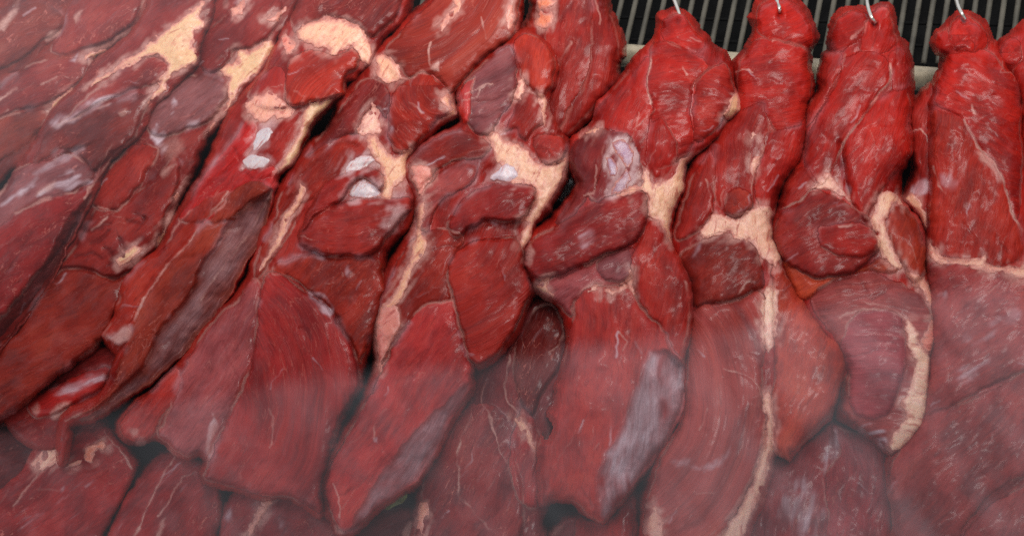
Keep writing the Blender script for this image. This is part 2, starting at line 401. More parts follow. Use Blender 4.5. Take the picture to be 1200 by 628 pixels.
def fat_mat(name, c0, c1, c2, rough=.42, bump=.0013, feather=1.):
    m, nt = newmat(name); t = NT(nt)
    fib = t.attr('fib', True); mk = t.attr('mask')
    sep = t.n('ShaderNodeSeparateColor'); t.put(sep.inputs[0], mk.outputs['Color'])
    hue = t.n('ShaderNodeObjectInfo').outputs['Color']
    a = t.noise(t.scale(fib, (.035, .09, .04)), 1, 4, .6); b_ = t.noise(t.scale(fib, (.18, .34, .2)), 1, 3, .6)
    c = t.mix(t.mapr(a, .35, .68), c0, c1)
    c = t.mix(t.mapr(b_, .50, .72, 0, .55), c, c2); c = t.mix(t.mapr(a, .48, .70, 0, .7), c, c2); c = t.mix(t.mapr(t.noise(t.scale(fib, (.03, .2, .05)), 1, 3, .6), .56, .70, 0, .75), c, C4(.46, .10, .075))
    c = t.mix(t.mapr(sep.outputs[1], 0, 1, 0, .7), c, C4(.5, .38, .42))
    c = t.mix(1., c, hue, 'MULTIPLY')
    e = t.math('ADD', t.math('MULTIPLY', sep.outputs[0], 10.), t.math('MULTIPLY', t.math('SUBTRACT', b_, .5), 9. * feather))
    e = t.math('ADD', e, t.math('MULTIPLY', t.math('SUBTRACT', a, .5), 6. * feather))
    c = t.mix(t.mapr(e, 6.5 * feather + .4, 1.2 * feather, 0, .85), c, c2)   # pink, thinning rim
    c = t.mix(t.mapr(e, 3.6 * feather + .3, .2, 0, .97), c, C4(.50, .17, .13))  # raw muscle showing at the ragged edge
    b = t.n('ShaderNodeBsdfPrincipled'); t.put(b.inputs['Base Color'], c)
    b.inputs['Roughness'].default_value = rough; b.inputs['Coat Weight'].default_value = .15; b.inputs['Coat Roughness'].default_value = .25
    b.inputs['Subsurface Weight'].default_value = .15; b.inputs['Subsurface Radius'].default_value = (1, .5, .3); b.inputs['Subsurface Scale'].default_value = .004
    h = t.math('ADD', t.math('MULTIPLY', a, .7), t.math('MULTIPLY', b_, .5))
    bp = t.n('ShaderNodeBump'); bp.inputs['Strength'].default_value = .8; bp.inputs['Distance'].default_value = bump
    t.put(bp.inputs['Height'], h); t.put(b.inputs['Normal'], bp.outputs[0])
    o = t.n('ShaderNodeOutputMaterial'); t.put(o.inputs[0], b.outputs[0])
    return m
def plain_mat(name, c, rough=.5, metal=0., var=.3, sc=40., spec=.5):
    m, nt = newmat(name); t = NT(nt)
    co = t.n('ShaderNodeTexCoord').outputs['Object']
    n = t.noise(co, sc, 4, .6)
    b = t.n('ShaderNodeBsdfPrincipled')
    t.put(b.inputs['Base Color'], t.mix(t.mapr(n, .3, .7), C4(*[x * (1 - var) for x in c]), C4(*[min(1, x * (1 + var)) for x in c])))
    t.put(b.inputs['Roughness'], t.mapr(n, .3, .7, rough * .8, min(1, rough * 1.25))); b.inputs['Metallic'].default_value = metal; b.inputs['Specular IOR Level'].default_value = spec
    o = t.n('ShaderNodeOutputMaterial'); t.put(o.inputs[0], b.outputs[0])
    return m
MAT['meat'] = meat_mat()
MAT['fat'] = fat_mat('fat', C4(.80, .48, .35), C4(.84, .58, .47), C4(.66, .25, .20))
MAT['cartilage'] = fat_mat('cartilage', C4(.60, .48, .49), C4(.80, .72, .69), C4(.56, .27, .27), .32, .0008, .5)
MAT['membrane'] = fat_mat('membrane', C4(.36, .22, .28), C4(.58, .44, .48), C4(.26, .05, .07), .3, .0015, .9)
MAT['tray'] = plain_mat('dark_tray', (.022, .014, .014), .6, spec=.2)
MAT['black'] = plain_mat('black_panel', (.004, .004, .004), .8, spec=.08)
MAT['slat'] = plain_mat('slat_metal', (.085, .078, .062), .6, spec=.2)
MAT['bar'] = plain_mat('bar_metal', (.44, .37, .26), .45, .2, .25, 60)
MAT['rail'] = plain_mat('rail_enamel', (.55, .54, .50), .4, 0, .1)
MAT['steel'] = plain_mat('hook_steel', (.70, .66, .58), .25, .85, .1)
MAT['leaf'] = plain_mat('leaf', (.20, .22, .035), .5, 0, .25, 90)
# ------------------------------------------------------------------ the cuts of meat (outline points traced as seen, heights in mm)
RED = (.41, .013, .009, 1); RED2 = (.37, .013, .010, 1)        # bright hanging shanks
MID = (.31, .015, .012, 1); MIDB = (.34, .020, .013, 1)
DRK = (.22, .017, .016, 1); PUR = (.22, .020, .023, 1); BRN = (.22, .025, .018, 1)
ORG = (.46, .055, .028, 1)
YEL = (.90, .84, .60, 1); PNK = (1, .72, .68, 1); WHT = (1., 1.08, 1.15, 1)

# K1, K2 : the farthest cuts, upper left
c = Cut('dark brownish cut in the far top left corner above the deep crease', [(-40,-30),(112,-30),(95,5),(78,38),(57,55),(32,80),(10,90),(-40,104)], 6, 26, 26, 38, BRN, skin=.35)
c.seam([(-10,45),(10,22),(24,0)], 4, 3, fat=.6, fw=3); c.lobe([(-40,30),(20,10),(60,5),(75,30),(50,50),(10,78),(-40,90)], 8, 20, 30)
c.patch([(0,30),(12,14),(22,12),(14,26),(2,40)], fat=.7, soft=4); c.patch([(52,48),(60,38),(75,36),(66,44),(55,52)], fat=.5, soft=3)
c.done()
c = Cut('second cut from the left edge with a fine yellow fat line along its right side', [(88,-30),(196,-30),(176,5),(165,26),(150,40),(128,58),(112,66),(108,85),(94,100),(80,116),(62,128),(56,146),(42,166),(20,192),(-40,232),(-40,70),(10,78),(40,60),(60,46)], 0, 30, 26, 36, BRN, skin=.35)
c.lobe([(96,-30),(175,-30),(160,20),(130,48),(95,60),(60,62),(70,40)], 9, 22, 40); c.lobe([(0,100),(40,75),(90,66),(104,72),(95,95),(60,118),(20,130),(-30,150)], 7, 18, 28)
c.lobe([(-40,170),(0,140),(50,128),(58,140),(30,170),(-10,195),(-40,215)], 6, 16, 30)
c.fat([(158,32),(150,38),(128,57),(110,62),(99,66),(103,72),(112,72),(111,82),(104,92),(110,90),(116,74),(124,66),(140,56),(154,42)], 2, YEL, R=3)
c.fat([(60,122),(70,112),(84,104),(88,108),(72,122),(64,134),(58,142)], 2, YEL, R=4)
c.patch([(88,18),(96,10),(94,24),(88,30)], fat=.6, soft=3); c.patch([(80,70),(92,62),(88,72)], sil=.7, soft=4)
c.vein([(52,100),(66,91),(80,90)], 1.4, .6); c.vein([(-5,117),(10,109),(20,104)], 2.4, .8); c.vein([(50,100),(66,92)], 1.5, .6); c.vein([(0,135),(12,127)], 1.5, .6)
c.patch([(168,25),(180,0),(196,-10),(190,10),(176,30)], fat=.35, soft=5)
c.done()

# J
c = Cut('wide dark cut with a large cream yellow fat wedge and a bluish silver streak', [(188,-30),(268,-30),(252,0),(246,20),(236,45),(232,62),(230,76),(204,100),(180,126),(168,150),(150,167),(130,189),(109,226),(100,245),(90,268),(72,304),(62,325),(42,355),(18,388),(-40,446),(-40,228),(2,226),(30,186),(48,156),(55,140),(74,116),(95,98),(112,72),(140,52),(158,36),(170,18)], 8, 34, 24, 40, DRK, skin=.3, tilt=(-.02, 0))
c.lobe([(72,142),(98,118),(135,86),(160,70),(186,68),(197,78),(194,88),(180,98),(150,108),(115,122),(85,140),(60,150)], 7, 16, 32)
c.lobe([(58,150),(95,136),(140,118),(178,108),(172,128),(155,160),(128,186),(110,200),(95,185),(70,175),(40,190)], 8, 18, 34, drk=-.15)
c.lobe([(-40,250),(10,205),(42,190),(80,182),(112,200),(108,212),(70,232),(30,245),(-40,290)], 6, 16, 32, sil=.1)
c.lobe([(-40,300),(0,262),(40,240),(75,228),(104,222),(98,245),(72,290),(40,325),(12,360),(-40,400)], 9, 22, 36, tone=MID, step=2)
c.facet([(110,222),(98,248),(90,270),(72,306),(60,330),(40,360),(10,396),(-40,450),(-40,402),(-6,376),(22,346),(42,320),(58,295),(76,262),(92,240),(103,226)], [(103,224),(92,240),(76,262),(58,295),(42,320),(22,346),(-6,376),(-40,402)], 1.1, .06, .5)  # side turned from the light, its shade put into the colour
c.fat([(241,2),(234,20),(243,29),(230,38),(226,53),(233,64),(228,74),(215,79),(200,94),(186,112),(173,126),(175,112),(184,97),(194,86),(197,76),(190,68),(175,66),(155,75),(130,89),(104,105),(110,96),(140,75),(165,60),(178,50),(195,36),(212,22),(228,10)], 4, YEL, R=6)
c.patch([(60,147),(66,132),(82,136),(100,122),(128,108),(150,106),(140,116),(112,130),(84,144),(70,150)], sil=.85, soft=6)
c.patch([(36,196),(60,186),(76,174),(100,170),(96,180),(70,196),(40,206)], sil=.6, soft=8)
c.patch([(42,232),(55,214),(75,199),(97,202),(110,212),(100,222),(80,224),(60,233)], sil=.95, soft=5, dh=1); c.patch([(42,230),(55,216),(66,210),(62,226)], fat=.55, soft=5)
c.patch([(0,240),(20,222),(50,206),(48,216),(20,234)], sil=.7, soft=6)
c.vein([(132,186),(120,203),(104,222),(97,232)], 2.2, .7); c.vein([(-5,238),(16,198)], 1.6, .7); c.bump(64,228,5,5,5); c.bump(142,131,7,4,4,30); c.patch([(136,132),(148,127),(150,133),(140,137)], fat=.4, soft=3)
for i in range(5): c.seam([(40+i*12,205-i*7),(58+i*12,190-i*5),(80+i*10,182-i*4)], 2.5, 2.)
c.done()

# I
c = Cut('ragged dark cut ending in a flat slab, left of the strip with grey side', [(262,-30),(362,-30),(350,0),(340,20),(322,50),(312,75),(300,92),(280,118),(262,138),(243,157),(232,180),(226,200),(213,225),(206,240),(200,262),(188,286),(176,300),(160,316),(148,330),(138,355),(125,381),(122,392),(112,400),(113,405),(85,425),(55,447),(25,473),(-40,508),(-40,400),(20,350),(60,290),(90,240),(120,185),(160,130),(205,80),(238,40)], -6, 30, 22, 40, DRK, skin=.15)
c.lobe([(236,50),(262,20),(300,-10),(330,0),(318,40),(296,55),(276,60),(262,80),(240,85)], 10, 18, 45); c.lobe([(180,122),(205,95),(240,86),(262,96),(268,112),(245,140),(222,150),(190,160),(172,150)], 8, 16, 40, sil=.1)
c.lobe([(108,240),(128,200),(148,176),(170,168),(184,174),(174,198),(160,222),(136,246)], 7, 12, 48, tone=MID)
c.lobe([(72,312),(86,290),(104,262),(116,242),(136,247),(165,222),(185,205),(200,185),(212,190),(206,228),(195,250),(184,285),(164,312),(130,325),(100,314)], 6, 12, 38, drk=.1, step=2)
c.lobe([(-40,512),(20,478),(60,446),(85,426),(113,405),(124,390),(140,352),(150,322),(130,327),(100,315),(70,318),(50,345),(20,385),(-40,440)], 5, 8, 30, step=3, tone=(.25,.018,.016,1))
for l in ([(95,268),(110,272),(130,262)],[(88,300),(105,296),(118,302)],[(120,290),(132,300),(128,312)],[(150,258),(165,262),(172,254)],[(140,280),(150,296)],[(105,285),(118,282),(128,272)],[(160,250),(170,256)]): c.seam(l, 2.2, 3, drk=.5)
c.bump(185,262,10,12,7); c.bump(170,275,8,8,6); c.bump(152,300,10,6,5)
c.fat([(280,56),(290,61),(305,54),(320,48),(325,55),(315,66),(306,77),(298,89),(285,101),(275,116),(268,126),(262,133),(250,146),(240,158),(252,140),(263,126),(269,112),(264,100),(267,92),(259,82),(268,76),(277,72)], 4, YEL, R=5)
c.fat([(268,12),(278,8),(284,-4),(288,2),(282,16),(274,18)], 2.5, PNK, R=4); c.fat([(308,22),(320,18),(336,8),(330,18),(325,27),(318,22)], 2.5, PNK, R=4)
c.fat([(135,304),(148,293),(160,288),(167,291),(160,300),(150,308),(138,311)], 3, YEL, R=4)
c.fat([(209,226),(220,214),(230,218),(246,204),(250,208),(236,225),(222,243),(206,262),(191,291),(183,298),(186,280),(200,255),(205,240)], 2, (.78,.72,.5,1), R=5)
c.patch([(176,160),(184,140),(190,150),(196,160),(188,186),(184,172)], sil=.95, soft=4); c.patch([(196,135),(202,112),(209,118),(206,132)], sil=.8, soft=4)
c.patch([(180,170),(200,190),(215,175),(205,160),(190,165)], fat=.25, soft=8)
c.patch([(212,148),(224,138),(236,136),(232,148),(218,154)], sil=.6, soft=6)
c.patch([(186,205),(196,194),(206,190),(200,202),(190,210)], fat=.5, soft=5)
c.vein([(108,271),(118,264),(126,255)], 1.6, .7); c.patch([(132,186),(140,180),(150,178)], fat=.3, soft=4)
c.bump(140,245,3,3,2)
c.done()

# H
c = Cut('long narrow strip with a grey membrane side face and a pointed drooping tip', [(372,-30),(484,-30),(478,2),(468,25),(448,45),(438,62),(432,76),(424,80),(414,92),(403,96),(401,112),(390,118),(376,132),(360,153),(342,190),(326,206),(319,240),(312,262),(306,280),(286,311),(270,345),(242,378),(222,402),(205,421),(182,441),(164,456),(140,471),(118,485),(94,493),(82,499),(78,525),(73,542),(68,528),(71,505),(74,490),(84,480),(110,468),(128,452),(135,430),(144,408),(138,410),(126,402),(122,394),(132,374),(140,350),(150,324),(168,304),(184,295),(200,265),(220,232),(240,206),(250,180),(262,150),(288,108),(312,82),(328,50),(345,20)], 6, 34, 20, 52, MID, skin=.25)
c.lobe([(355,-20),(470,-30),(468,10),(448,36),(430,45),(420,32),(400,22),(380,20),(360,28),(348,40),(342,30)], 9, 20, 40, tone=DRK)
c.lobe([(345,66),(362,58),(378,60),(395,66),(412,57),(421,66),(416,82),(403,90),(402,112),(388,117),(362,121),(341,125),(333,115),(335,95),(340,78)], 9, 14, (420,150), step=2, tone=MIDB)
c.lobe([(300,96),(320,80),(336,82),(334,110),(338,126),(320,128),(300,122),(290,112)], 5, 10, 60, drk=.2)
c.lobe([(240,205),(268,170),(290,140),(300,146),(295,175),(285,195),(300,200),(318,195),(326,205),(318,235),(296,236),(270,258),(236,262),(210,260),(222,235)], 5, 12, 50, tone=RED2)
c.lobe([(150,325),(170,305),(188,296),(205,268),(240,235),(268,222),(262,238),(236,264),(206,300),(186,322),(170,345),(158,372),(152,396),(140,408),(126,401),(122,394),(132,374),(140,350)], 5, 9, 52, tone=(.40,.022,.016,1))
c.lobe([(270,225),(300,212),(318,225),(296,236),(270,262),(242,305),(232,322),(215,356),(186,388),(172,422),(150,448),(128,468),(96,484),(78,494),(112,470),(132,450),(138,428),(148,404),(158,374),(170,346),(188,320),(208,298),(238,264),(262,240)], 6, 8, 52, step=2, tone=BRN[:0] + (.29,.026,.017,1))
c.facet([(296,236),(319,222),(314,262),(306,282),(286,312),(270,346),(242,380),(222,404),(205,422),(182,442),(164,457),(140,472),(118,486),(92,492),(130,466),(150,448),(172,422),(186,388),(215,356),(232,322),(242,305),(270,262)], [(296,236),(270,262),(242,305),(232,322),(215,356),(186,388),(172,422),(150,448),(128,468),(96,486)], .62, .20, .0, tone=(.22,.035,.027,1))
c.fat([(347,38),(353,30),(362,27),(375,24),(390,21),(403,24),(412,31),(422,32),(426,42),(432,52),(436,60),(431,76),(421,71),(419,62),(412,55),(402,58),(395,65),(384,66),(388,58),(378,54),(365,56),(357,52),(350,46)], 5, (1,.86,.72,1), R=6)
c.fat([(364,121),(376,117),(389,114),(386,126),(371,146),(350,181),(331,201),(325,203),(338,176),(351,160),(356,145),(358,132)], 4, YEL, R=5)
c.fat([(288,120),(302,112),(316,109),(334,121),(346,130),(338,137),(322,139),(304,142),(292,134)], 3, PNK, R=5); c.fat([(326,46),(336,42),(346,52),(346,62),(338,66),(334,56)], 3, (1,.5,.45,1), R=4)
c.fat([(294,168),(303,152),(315,147),(321,156),(312,168),(303,177),(296,177)], 3, (.9,.92,.95,1), 'cartilage', 5, 'cartilage'); c.fat([(284,190),(296,180),(310,184),(318,190),(305,198),(292,198)], 3, (.9,.9,.92,1), 'cartilage', 5, 'cartilage')
c.patch([(123,396),(135,388),(146,380),(154,384),(152,396),(140,408),(130,404)], fat=.55, sil=.3, soft=7)
c.vein([(268,224),(252,245),(237,265),(210,297),(186,322),(168,350),(157,376)], 1.5, .75); c.vein([(318,226),(300,262),(280,290),(250,330),(235,352)], 1.2, .4)
c.vein([(345,107),(356,114)], 1, .6)
for l in ([(285,200),(300,215),(318,208)],[(275,175),(282,190)],[(245,215),(262,205),(276,190)]): c.seam(l, 2.5, 3, drk=.4)
c.done()

# lower-left pieces under the strips
c = Cut('small lumpy trimming with pink white membrane tucked under the pointed strip tip', [(5,482),(30,466),(60,448),(90,424),(112,406),(142,412),(136,448),(112,470),(88,486),(80,508),(72,522),(45,525),(20,508)], -26, 30, 18, 30, DRK)
c.lobe([(32,470),(60,452),(100,436),(128,430),(122,452),(90,470),(60,486),(40,488)], 8, 10, 20, tone=MID)
c.patch([(60,462),(85,444),(110,438),(128,436),(120,450),(95,456),(75,466)], sil=.9, soft=6, dh=2); c.patch([(56,486),(66,472),(82,470),(80,482),(64,492)], fat=.7, soft=5, dh=3); c.patch([(36,478),(44,470),(48,482),(42,488)], fat=.5, soft=4)
c.done()
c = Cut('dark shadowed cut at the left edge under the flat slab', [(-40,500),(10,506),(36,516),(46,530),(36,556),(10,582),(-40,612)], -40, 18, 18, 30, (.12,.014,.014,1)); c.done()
c = Cut('lower left steak with white connective curls along its upper edge', [(-40,598),(0,576),(28,552),(46,520),(66,510),(92,490),(120,496),(132,508),(150,532),(158,545),(142,585),(118,628),(106,664),(-40,664)], -30, 26, 22, 36, (.26,.02,.02,1), skin=.5)
c.seam([(16,592),(36,566),(50,548),(66,528)], 2.5, 1.5, fat=.6, fw=1.2); c.vein([(122,504),(136,522),(148,536),(154,548)], 1.8, .6)
c.fat([(36,545),(46,532),(58,524),(66,518),(68,532),(78,540),(96,540),(94,545),(72,546),(56,548),(46,552)], 2.5, (1,.85,.8,1), R=3); c.fat([(100,540),(101,526),(110,520),(122,516),(126,520),(120,528),(112,525),(108,532),(106,541)], 3.5, (1,.55,.42,1), R=3)
c.vein([(80,520),(96,505)], 1.6, .6); c.patch([(20,620),(40,602),(55,592),(52,602),(34,616)], sil=.9, soft=4); c.patch([(100,570),(110,560),(112,570)], sil=.6, soft=4); c.patch([(66,590),(76,572),(74,584)], sil=.6, soft=4); c.vein([(44,572),(70,575)], 1.2, .5)
c.patch([(48,530),(60,516),(70,520),(64,530)], fat=.5, soft=5)
c.bump(90,520,20,8,5); c.done()
c = Cut('lower row steak with thin white veins, second from the left', [(116,664),(128,630),(142,596),(162,562),(184,542),(206,528),(230,534),(252,558),(258,590),(252,628),(246,664)], -34, 26, 20, 50, (.25,.02,.02,1), skin=.55)
c.vein([(206,535),(192,555),(178,580),(170,600),(160,625),(146,660)], 1.4, .8); c.vein([(206,572),(198,590),(185,605)], 1.2, .7); c.vein([(230,552),(215,560),(208,572)], 1, .5)
c.patch([(180,628),(188,612),(196,604),(192,620),(184,634)], fat=.6, soft=3); c.done()
c = Cut('lower row steak with a pale fat streak, below the drooping trimmed flap', [(246,664),(258,628),(266,592),(288,572),(325,574),(380,594),(402,612),(412,640),(408,664)], -36, 26, 18, 48, (.22,.018,.02,1), skin=.6)
c.fat([(300,606),(308,588),(318,576),(326,578),(318,590),(306,606),(296,622),(288,640),(286,628)], 2.5, PNK, R=4); c.patch([(322,618),(330,604),(334,612),(328,628)], sil=.8, soft=4); c.patch([(262,604),(270,592),(274,604),(266,612)], sil=.5, soft=4)
c.done()
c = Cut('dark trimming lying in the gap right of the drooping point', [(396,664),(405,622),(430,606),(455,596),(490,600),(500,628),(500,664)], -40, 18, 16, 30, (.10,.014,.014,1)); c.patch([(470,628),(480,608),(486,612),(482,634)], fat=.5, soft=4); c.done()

# G
c = Cut('broad cut with two white cartilage knobs and a large smooth lobe ending in a point', [(504,4),(520,-30),(606,-30),(606,15),(602,38),(590,52),(572,68),(552,86),(541,100),(534,110),(532,122),(535,136),(525,140),(510,153),(492,170),(481,180),(476,200),(482,215),(483,245),(478,266),(462,281),(453,291),(447,302),(450,330),(446,362),(438,390),(431,412),(420,440),(422,452),(410,472),(398,496),(386,536),(379,562),(378,592),(374,602),(362,592),(332,581),(302,580),(280,573),(240,562),(238,550),(244,540),(235,530),(220,534),(205,528),(196,518),(180,510),(164,516),(146,514),(140,500),(158,474),(182,455),(206,430),(220,412),(236,386),(256,366),(276,348),(290,330),(298,302),(304,284),(316,260),(323,236),(333,210),(346,195),(360,175),(374,165),(385,155),(394,140),(399,120),(410,104),(424,86),(432,72),(446,58),(462,44),(470,28),(480,22)], 0, 36, 20, 60, MID, skin=.2)
c.lobe([(506,4),(525,-30),(604,-30),(602,35),(575,62),(552,82),(536,104),(528,110),(515,92),(495,84),(478,90),(468,78),(452,64),(474,34),(490,18)], 9, 22, (455,-60), tone=(.26,.026,.02,1))
c.lobe([(460,116),(470,98),(482,90),(496,83),(514,95),(528,110),(532,130),(515,140),(500,156),(486,172),(472,182),(459,172),(455,145)], 9, 16, (520,100), tone=MIDB)
c.lobe([(402,122),(428,92),(446,94),(458,110),(452,140),(440,125),(424,140),(420,156),(400,160),(384,172),(360,185),(375,160)], 6, 12, 50, tone=DRK, drk=.1)
c.lobe([(340,210),(362,182),(390,165),(420,158),(440,170),(446,182),(430,182),(415,186),(404,204),(388,212),(372,230),(352,240),(345,262),(330,290),(310,318),(298,330),(304,296),(322,262),(328,236)], 5, 10, 55, drk=.15)
c.lobe([(365,240),(382,215),(408,202),(434,197),(450,205),(451,222),(442,224),(434,213),(420,210),(406,222),(396,236),(380,246),(352,272)], 7, 8, 30, step=3)
c.lobe([(350,272),(372,247),(405,236),(458,232),(478,231),(481,246),(466,263),(456,276),(440,296),(424,303),(380,298),(352,287)], 9, 14, 8, step=4, tone=(.32,.020,.015,1))
c.lobe([(318,318),(345,300),(380,299),(420,301),(446,308),(451,335),(446,366),(433,396),(421,428),(412,402),(395,372),(370,347),(345,327)], 7, 12, 45, step=1, tone=(.31,.021,.015,1))
c.lobe([(314,318),(330,322),(345,334),(380,358),(405,390),(418,425),(422,451),(411,471),(396,500),(386,538),(379,562),(378,592),(374,602),(362,593),(340,584),(302,580),(280,573),(240,562),(242,545),(254,520),(267,490),(290,440),(299,400),(304,352)], 9, 14, (180,470), step=5, tone=(.30,.021,.016,1))
c.lobe([(296,325),(306,330),(304,360),(299,402),(290,438),(268,488),(254,520),(244,541),(234,529),(220,534),(205,527),(190,516),(184,506),(194,490),(206,456),(220,422),(240,386),(260,366),(282,348)], 6, 10, 58, tone=(.29,.03,.028,1), sil=.08)
c.lobe([(206,430),(213,446),(205,470),(190,487),(180,508),(164,516),(146,514),(140,500),(158,474),(182,455)], 6, 8, 55, tone=(.26,.018,.016,1))
c.fat([(440,70),(450,64),(463,75),(471,91),(456,98),(443,86)], 4, (1,.8,.66,1), R=5); c.fat([(518,32),(524,18),(532,8),(530,-8),(540,-8),(539,10),(532,18),(524,26),(520,38)], 2.5, (1,.72,.56,1), R=4)
c.vein([(505,50),(504,66),(503,78),(513,80)], 1.3, .75); c.vein([(513,80),(500,81),(487,88),(475,92),(466,86)], 1.6, .8); c.patch([(502,82),(512,70),(514,86)], fat=.7, soft=2); c.vein([(565,20),(568,32),(569,42)], 1.2, .5)
c.fat([(594,8),(600,6),(602,40),(597,44),(594,26)], 2, PNK, R=3)
c.fat([(516,113),(524,110),(534,120),(533,137),(521,141),(526,128)], 3.5, (1,.8,.68,1), R=4)
c.fat([(420,156),(426,142),(439,121),(444,138),(449,155),(438,158),(424,158)], 3, (1,.88,.84,1), R=5)
c.fat([(441,160),(450,174),(468,186),(477,178),(485,168),(482,190),(476,205),(470,215),(460,222),(458,232),(445,233),(448,216),(449,200),(441,186),(434,176),(430,162)], 4.5, (1,.84,.66,1), R=7)
c.fat([(403,204),(408,191),(420,181),(435,180),(442,186),(430,196),(417,201)], 5, (1.05,1.05,1.05,1), 'cartilage', 9, 'cartilage'); c.fat([(405,229),(414,217),(425,211),(436,215),(445,226),(444,231),(430,233),(412,233)], 6, (1.05,1.05,1.08,1), 'cartilage', 9, 'cartilage')
c.fat([(458,233),(471,234),(475,250),(463,262),(455,271),(451,263),(456,246)], 2, (1,.98,.96,1), 'cartilage', 5, 'cartilage')
c.fat([(352,214),(357,222),(351,240),(341,256),(335,274),(328,288),(315,306),(305,320),(303,314),(316,298),(326,276),(333,254),(344,238)], 2.5, (1,.8,.6,1), R=4)
c.patch([(360,340),(380,344),(391,362),(386,371),(370,356)], sil=.95, soft=3); c.patch([(365,296),(380,296),(384,304),(370,304)], sil=.7, soft=4); c.patch([(404,310),(410,316),(410,328),(405,322)], sil=.7, soft=3)
c.patch([(455,150),(462,145),(460,170),(456,175)], sil=.6, soft=4); c.vein([(478,120),(490,126),(494,134)], 1.2, .5)
c.patch([(240,525),(246,500),(250,482),(254,496),(250,518),(243,538)], sil=.8, fat=.3, soft=3); c.patch([(300,360),(302,345),(304,350),(302,370)], fat=.6, soft=2); c.patch([(302,344),(305,350),(302,356)], fat=.6, soft=2)
c.vein([(238,555),(243,540),(252,520),(262,500)], 2, .5); c.vein([(314,478),(320,495),(321,510),(316,524)], 1.6, .35); c.seam([(352,384),(360,388),(362,396)], 3, 3, drk=.3)
c.fat([(160,510),(166,514),(176,520),(186,526),(200,530),(206,534),(190,540),(178,547),(174,546),(176,532),(168,522)], 2, (1,.62,.42,1), R=3)
for l in ([(340,215),(356,205),(372,190)],[(330,250),(340,232),(352,226)],[(392,172),(405,166),(418,170)],[(345,262),(362,246)],[(380,140),(398,130),(415,112)]): c.seam(l, 2.6, 3, drk=.35)
c.done()

# F2 : behind and below F
c = Cut('dark veined steak lying low behind the others with a white rimmed oval muscle', [(548,432),(576,424),(594,402),(606,382),(622,358),(640,350),(656,360),(664,384),(668,410),(660,440),(650,462),(652,490),(648,530),(640,580),(632,612),(640,664),(488,664),(486,610),(494,580),(492,548),(500,520),(520,490),(542,470)], -26, 28, 20, 70, (.17,.018,.02,1), skin=.5)
c.lobe([(606,398),(622,370),(641,354),(656,366),(662,390),(660,420),(648,440),(632,466),(622,488),(608,470),(602,430)], 8, 14, 70, tone=(.15,.016,.014,1))
c.lobe([(496,580),(500,540),(524,498),(548,478),(570,470),(596,495),(606,540),(612,590),(600,664),(488,664)], 7, 18, 62, tone=(.22,.022,.022,1))
c.lobe([(612,478),(626,498),(632,530),(630,594),(612,592),(598,560),(600,510)], 7, 10, 80, tone=(.27,.02,.02,1))
c.seam([(612,384),(630,360),(645,356),(655,368),(660,390),(657,402),(646,412)], 2, 1, fat=.75, fw=2.2)
c.vein([(553,490),(546,503),(540,516),(537,535),(537,555),(538,577),(550,592),(562,605),(574,618)], 1.9, .8); c.vein([(572,480),(576,498),(582,515),(590,533),(600,552)], 1.6, .75); c.vein([(597,418),(594,440),(592,460),(597,472),(606,482)], 1.7, .8); c.vein([(568,448),(566,470),(572,482)], 1.2, .5)
c.fat([(602,488),(608,487),(613,494),(620,503),(625,515),(628,528),(624,524),(616,508),(608,500)], 2, (1,.9,.75,1), R=3); c.fat([(490,590),(497,588),(503,596),(498,615),(495,632),(489,622)], 2, PNK, R=3)
c.done()
c = Cut('small dark trimming at the bottom between two hanging steaks', [(630,664),(634,640),(650,618),(672,604),(700,610),(730,586),(744,580),(745,610),(748,640),(745,664)], -36, 20, 14, 70, (.2,.016,.016,1)); c.lobe([(676,606),(706,612),(738,584),(742,620),(736,664),(680,664)], 6, 10, 80, tone=(.3,.018,.016,1)); c.patch([(640,625),(652,610),(660,614),(654,628)], fat=.4, soft=5); c.done()

# F back
c = Cut('dark red cut hanging behind the others with crumbly orange fat at its top', [(630,-30),(704,-30),(710,0),(716,18),(723,32),(732,55),(725,68),(724,85),(722,100),(706,116),(700,126),(690,141),(672,157),(660,166),(640,165),(620,140),(605,100),(600,60),(612,36),(622,18)], -12, 34, 30, 80, (.30,.018,.015,1), skin=.14, soft=235)
c.lobe([(640,-30),(690,-30),(694,30),(690,80),(665,130),(655,155),(642,140),(640,105),(655,75),(640,45)], 8, 18, 72, drk=.05); c.lobe([(694,-20),(712,10),(724,40),(724,90),(700,120),(672,150),(658,160),(668,130),(692,80)], 7, 14, 80)
c.fat([(628,20),(634,13),(640,16),(647,15),(646,26),(635,33),(625,27)], 3, (1,.5,.34,1), R=4); c.fat([(630,2),(640,-4),(650,0),(644,10),(632,10)], 3, (1,.5,.34,1), R=4)
c.vein([(698,2),(702,16),(704,30)], 1.4, .4); c.seam([(668,52),(660,65),(652,82),(650,90)], 3, 2, fat=.35, fw=3)
c.done()

